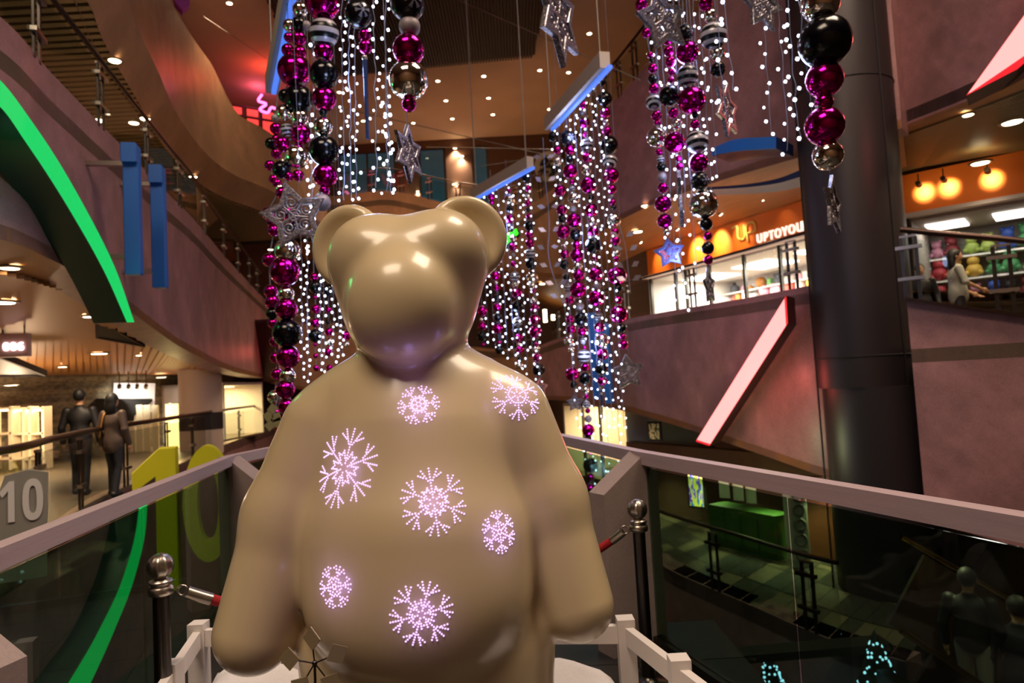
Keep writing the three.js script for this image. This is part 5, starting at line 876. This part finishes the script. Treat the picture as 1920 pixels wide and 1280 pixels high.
// ---------------------------------------------------------------- glitter stars, icicle sticks and leaf sprays
function spiral(cx, cy, r, turns, w, dir = 1) { const p = []; for (let i = 0; i <= 26; i++) { const u = i / 26, a = dir * u * turns * Math.PI * 2, q = r * (1 - u * 0.85); p.push(V(cx + Math.cos(a) * q, cy + Math.sin(a) * q, 0)); } return tube(p, w, 40, 5); }
function filigreeStar(px, py, d, R, points, yaw, tilt, label, m = M.glitter) {
  const c = P(px, py, d), t = thing('filigree_star', label, 'ornament', c); t.rotation.set(0, yaw, tilt);
  const outline = k => { const v = []; for (let i = 0; i < points * 2; i++) { const a = Math.PI / 2 + i * Math.PI / points, r = (i % 2 ? 0.56 : 1) * R * k; v.push([Math.cos(a) * r, Math.sin(a) * r]); } return v; };
  const s = new THREE.Shape(outline(1).map(p => new THREE.Vector2(...p))), h = new THREE.Path(outline(0.74).map(p => new THREE.Vector2(...p))); s.holes.push(h);
  part('rim', new THREE.ExtrudeGeometry(s, { depth: R * 0.09, bevelEnabled: true, bevelSize: R * 0.02, bevelThickness: R * 0.02, bevelSegments: 1 }).translate(0, 0, -R * 0.045), m, t);
  for (let i = 0; i < points; i++) { const a = Math.PI / 2 + i * 2 * Math.PI / points; part('scroll', [spiral(Math.cos(a) * R * 0.4, Math.sin(a) * R * 0.4, R * 0.19, 1.8, R * 0.035, i % 2 ? 1 : -1), new THREE.SphereGeometry(R * 0.07, 8, 6).translate(Math.cos(a) * R * 0.68, Math.sin(a) * R * 0.68, 0)], m, t); }
  part('centre', [spiral(0, 0, R * 0.2, 2, R * 0.035), ...Array.from({ length: points }, (_, i) => { const a = Math.PI / 2 + (i + 0.5) * 2 * Math.PI / points; return rod(V(0, 0, 0), V(Math.cos(a) * R * 0.5, Math.sin(a) * R * 0.5, 0), R * 0.04, 6); })], m, t);
  part('hanger', rod(V(-Math.sin(-tilt) * R, Math.cos(tilt) * R * 0.98, 0).applyAxisAngle(V(0, 0, 1), -tilt), V(0, CEIL - c.y - 0.02, 0).applyAxisAngle(V(0, 0, 1), -tilt), 0.0025, 4), M.wire, t);
}
filigreeStar(552, 405, 5.9, 0.29, 5, 0.1, 0.2, 'large glitter filigree star in the left cluster beside the bear ear');
filigreeStar(766, 288, 4.8, 0.21, 6, 1.25, 0, 'silver star hanging edge on below the mirror ball');
filigreeStar(1046, 30, 4.9, 0.36, 6, 1.1, 0.1, 'large silver star hanging edge on at the top under the ceiling');
filigreeStar(1242, 38, 6.6, 0.32, 5, 0.5, 0.3, 'dark silver star at the top of the upper right cluster');
filigreeStar(1428, 6, 6.2, 0.27, 6, 0.5, 0.5, 'dark blue star at the top edge right of the upper right cluster');
filigreeStar(1362, 206, 6.6, 0.28, 6, 0.9, -0.15, 'silver star before the curved blue bar sign');
filigreeStar(1255, 474, 7.4, 0.17, 5, -0.2, 0.1, 'small filigree star in front of the orange sign', mat({ color: 0x5a62a0, metalness: 0.5, roughness: 0.4 }));
filigreeStar(1330, 536, 7.0, 0.19, 5, 1.0, 0.1, 'small dark star hanging before the white shop');
filigreeStar(1562, 384, 4.7, 0.21, 5, 0.9, -0.1, 'silver star hanging at the foot of the short garland by the column');
filigreeStar(1178, 698, 11.2, 0.3, 5, 0.15, 0.1, 'pale glitter star at the foot of the middle cluster on the pink fascia');
filigreeStar(1012, 728, 14.2, 0.22, 5, 0.6, 0, 'small pale star by the right shoulder of the bear');
filigreeStar(1078, 755, 12, 0.16, 5, 0.1, 0, 'small violet star low in the middle cluster');
filigreeStar(1276, 372, 7.3, 0.3, 6, 1.3, 0, 'violet star hanging edge on inside the upper right cluster');
function icicle(px, py0, py1, d, label) { const a = P(px, py0, d), b = P(px + (py1 - py0) * 0.035, py1, d), t = thing('icicle_stick', label, 'ornament', a); const L = a.distanceTo(b), e = b.sub(a); part('stick', [0, 1, 2, 3].map(k => rod(e.clone().multiplyScalar(k / 4), e.clone().multiplyScalar((k + 1) / 4 - 0.01), 0.018 - k * 0.0015, 6)), mat({ map: M.glitter.map, color: 0x5f86d8, metalness: 0.6, roughness: 0.35 }), t); part('cap', new THREE.SphereGeometry(0.024, 10, 8), M.cap, t); }
icicle(684, 108, 262, 5.2, 'blue glitter icicle stick under two small magenta baubles');
icicle(1128, 738, 785, 11.6, 'small violet icicle stick at the foot of the middle cluster');
const leafShape = flat([[0, -0.5], [0.28, 0], [0, 0.5], [-0.28, 0]], 0.03).translate(0, 0, -0.015);
function leafSpray(pts, d, n, size, label) { const q = resample(pts.map(p => P(p[0], p[1], d)), n), t = thing('leaf_spray', label, 'ornament', q[0]), r = rng(n * 7 + d); part('stem', tube(q.map(p => p.clone().sub(q[0])), 0.006, 30, 5), M.wire, t); for (let i = 1; i < n; i++) for (const s of [-1, 1]) { const m = part('leaf', leafShape, M.leaf, t); m.position.copy(q[i]).sub(q[0]).add(V(s * size * 0.75, size * 0.25, 0)); m.scale.setScalar(size); m.rotation.set(r() * 0.6 - 0.3, r() * 1.2 - 0.6, -s * (0.9 + r() * 0.5)); } }
leafSpray([[1018, 258], [1022, 330], [1030, 420], [1028, 480], [1046, 540], [1060, 580]], 12.4, 9, 0.17, 'spray of pale square leaves at the left of the middle cluster');
leafSpray([[1160, 420], [1172, 460], [1178, 510], [1182, 550]], 11, 5, 0.17, 'spray of pale square leaves at the right of the middle cluster');
{ const t = thing('square_petal_cluster', 'tan square petals at the foot of the left garland by the bear shoulder', 'ornament', P(503, 785, 7.2)); t.scale.setScalar(1.44); const m = mat({ color: 0x8d8460, roughness: 0.5 }); for (const [x, y, a] of [[0, 0.02, 0.6], [0.035, 0.07, 0.9], [0.01, -0.05, 0.7], [0.07, -0.03, 0.4], [0.06, 0.01, 0.2]]) part('petal', box(0.06, 0.06, 0.006).rotateZ(a).translate(x, y, 0), m, t); part('stem', rod(V(0.04, 0.02, 0), V(0.1, 0.25, 0), 0.004), M.wire, t); }

// ---------------------------------------------------------------- lit trees far below at the lower right
function litTree(px, py, d, h, label) {
  const p = P(px, py, d), t = thing('lit_tree', label, 'tree', V(p.x, p.y - h, p.z)), r = rng(px), g = [], cones = [], base = PIT - (p.y - h);
  for (let k = 0; k < 4; k++) cones.push(new THREE.ConeGeometry((0.75 - k * 0.15) * h * 0.5, h * 0.42, 14, 1, true).translate(0, h * (0.2 + k * 0.22), 0));
  part('branches', cones, mat({ color: 0x0c1a1c, roughness: 0.8 }), t); part('trunk', rod(V(0, base, 0), V(0, h * 0.2, 0), 0.06), M.voidDark, t);
  for (let i = 0; i < 150; i++) { const y = r() * h * 0.98, R = (1 - y / h) * h * 0.38 + 0.03, a = r() * 7; const s = 0.012 + r() * 0.01; g.push(bulbUnit.clone().scale(s, s, s).translate(Math.cos(a) * R, y, Math.sin(a) * R)); }
  part('bulbs', g, glow(0.35, 0.65, 1, 5, 0xc8e0ff), t).userData.kind = 'stuff';
}
litTree(1640, 1195, 8.2, 1.5, 'dark tree with blue white bulbs at the bottom right, larger one');
litTree(1442, 1228, 9.2, 1.2, 'dark tree with blue white bulbs at the bottom, smaller left one');
// dark ledge below
{ const a = P(1250, 1240, 8.7), b = P(1660, 1205, 8.7); solo('dark_ledge', bar(a, b, 0.3, 0.1), M.voidDark, 'dark ledge crossing the bottom right behind the glass', 'ledge'); }
renderer.render(scene, camera);
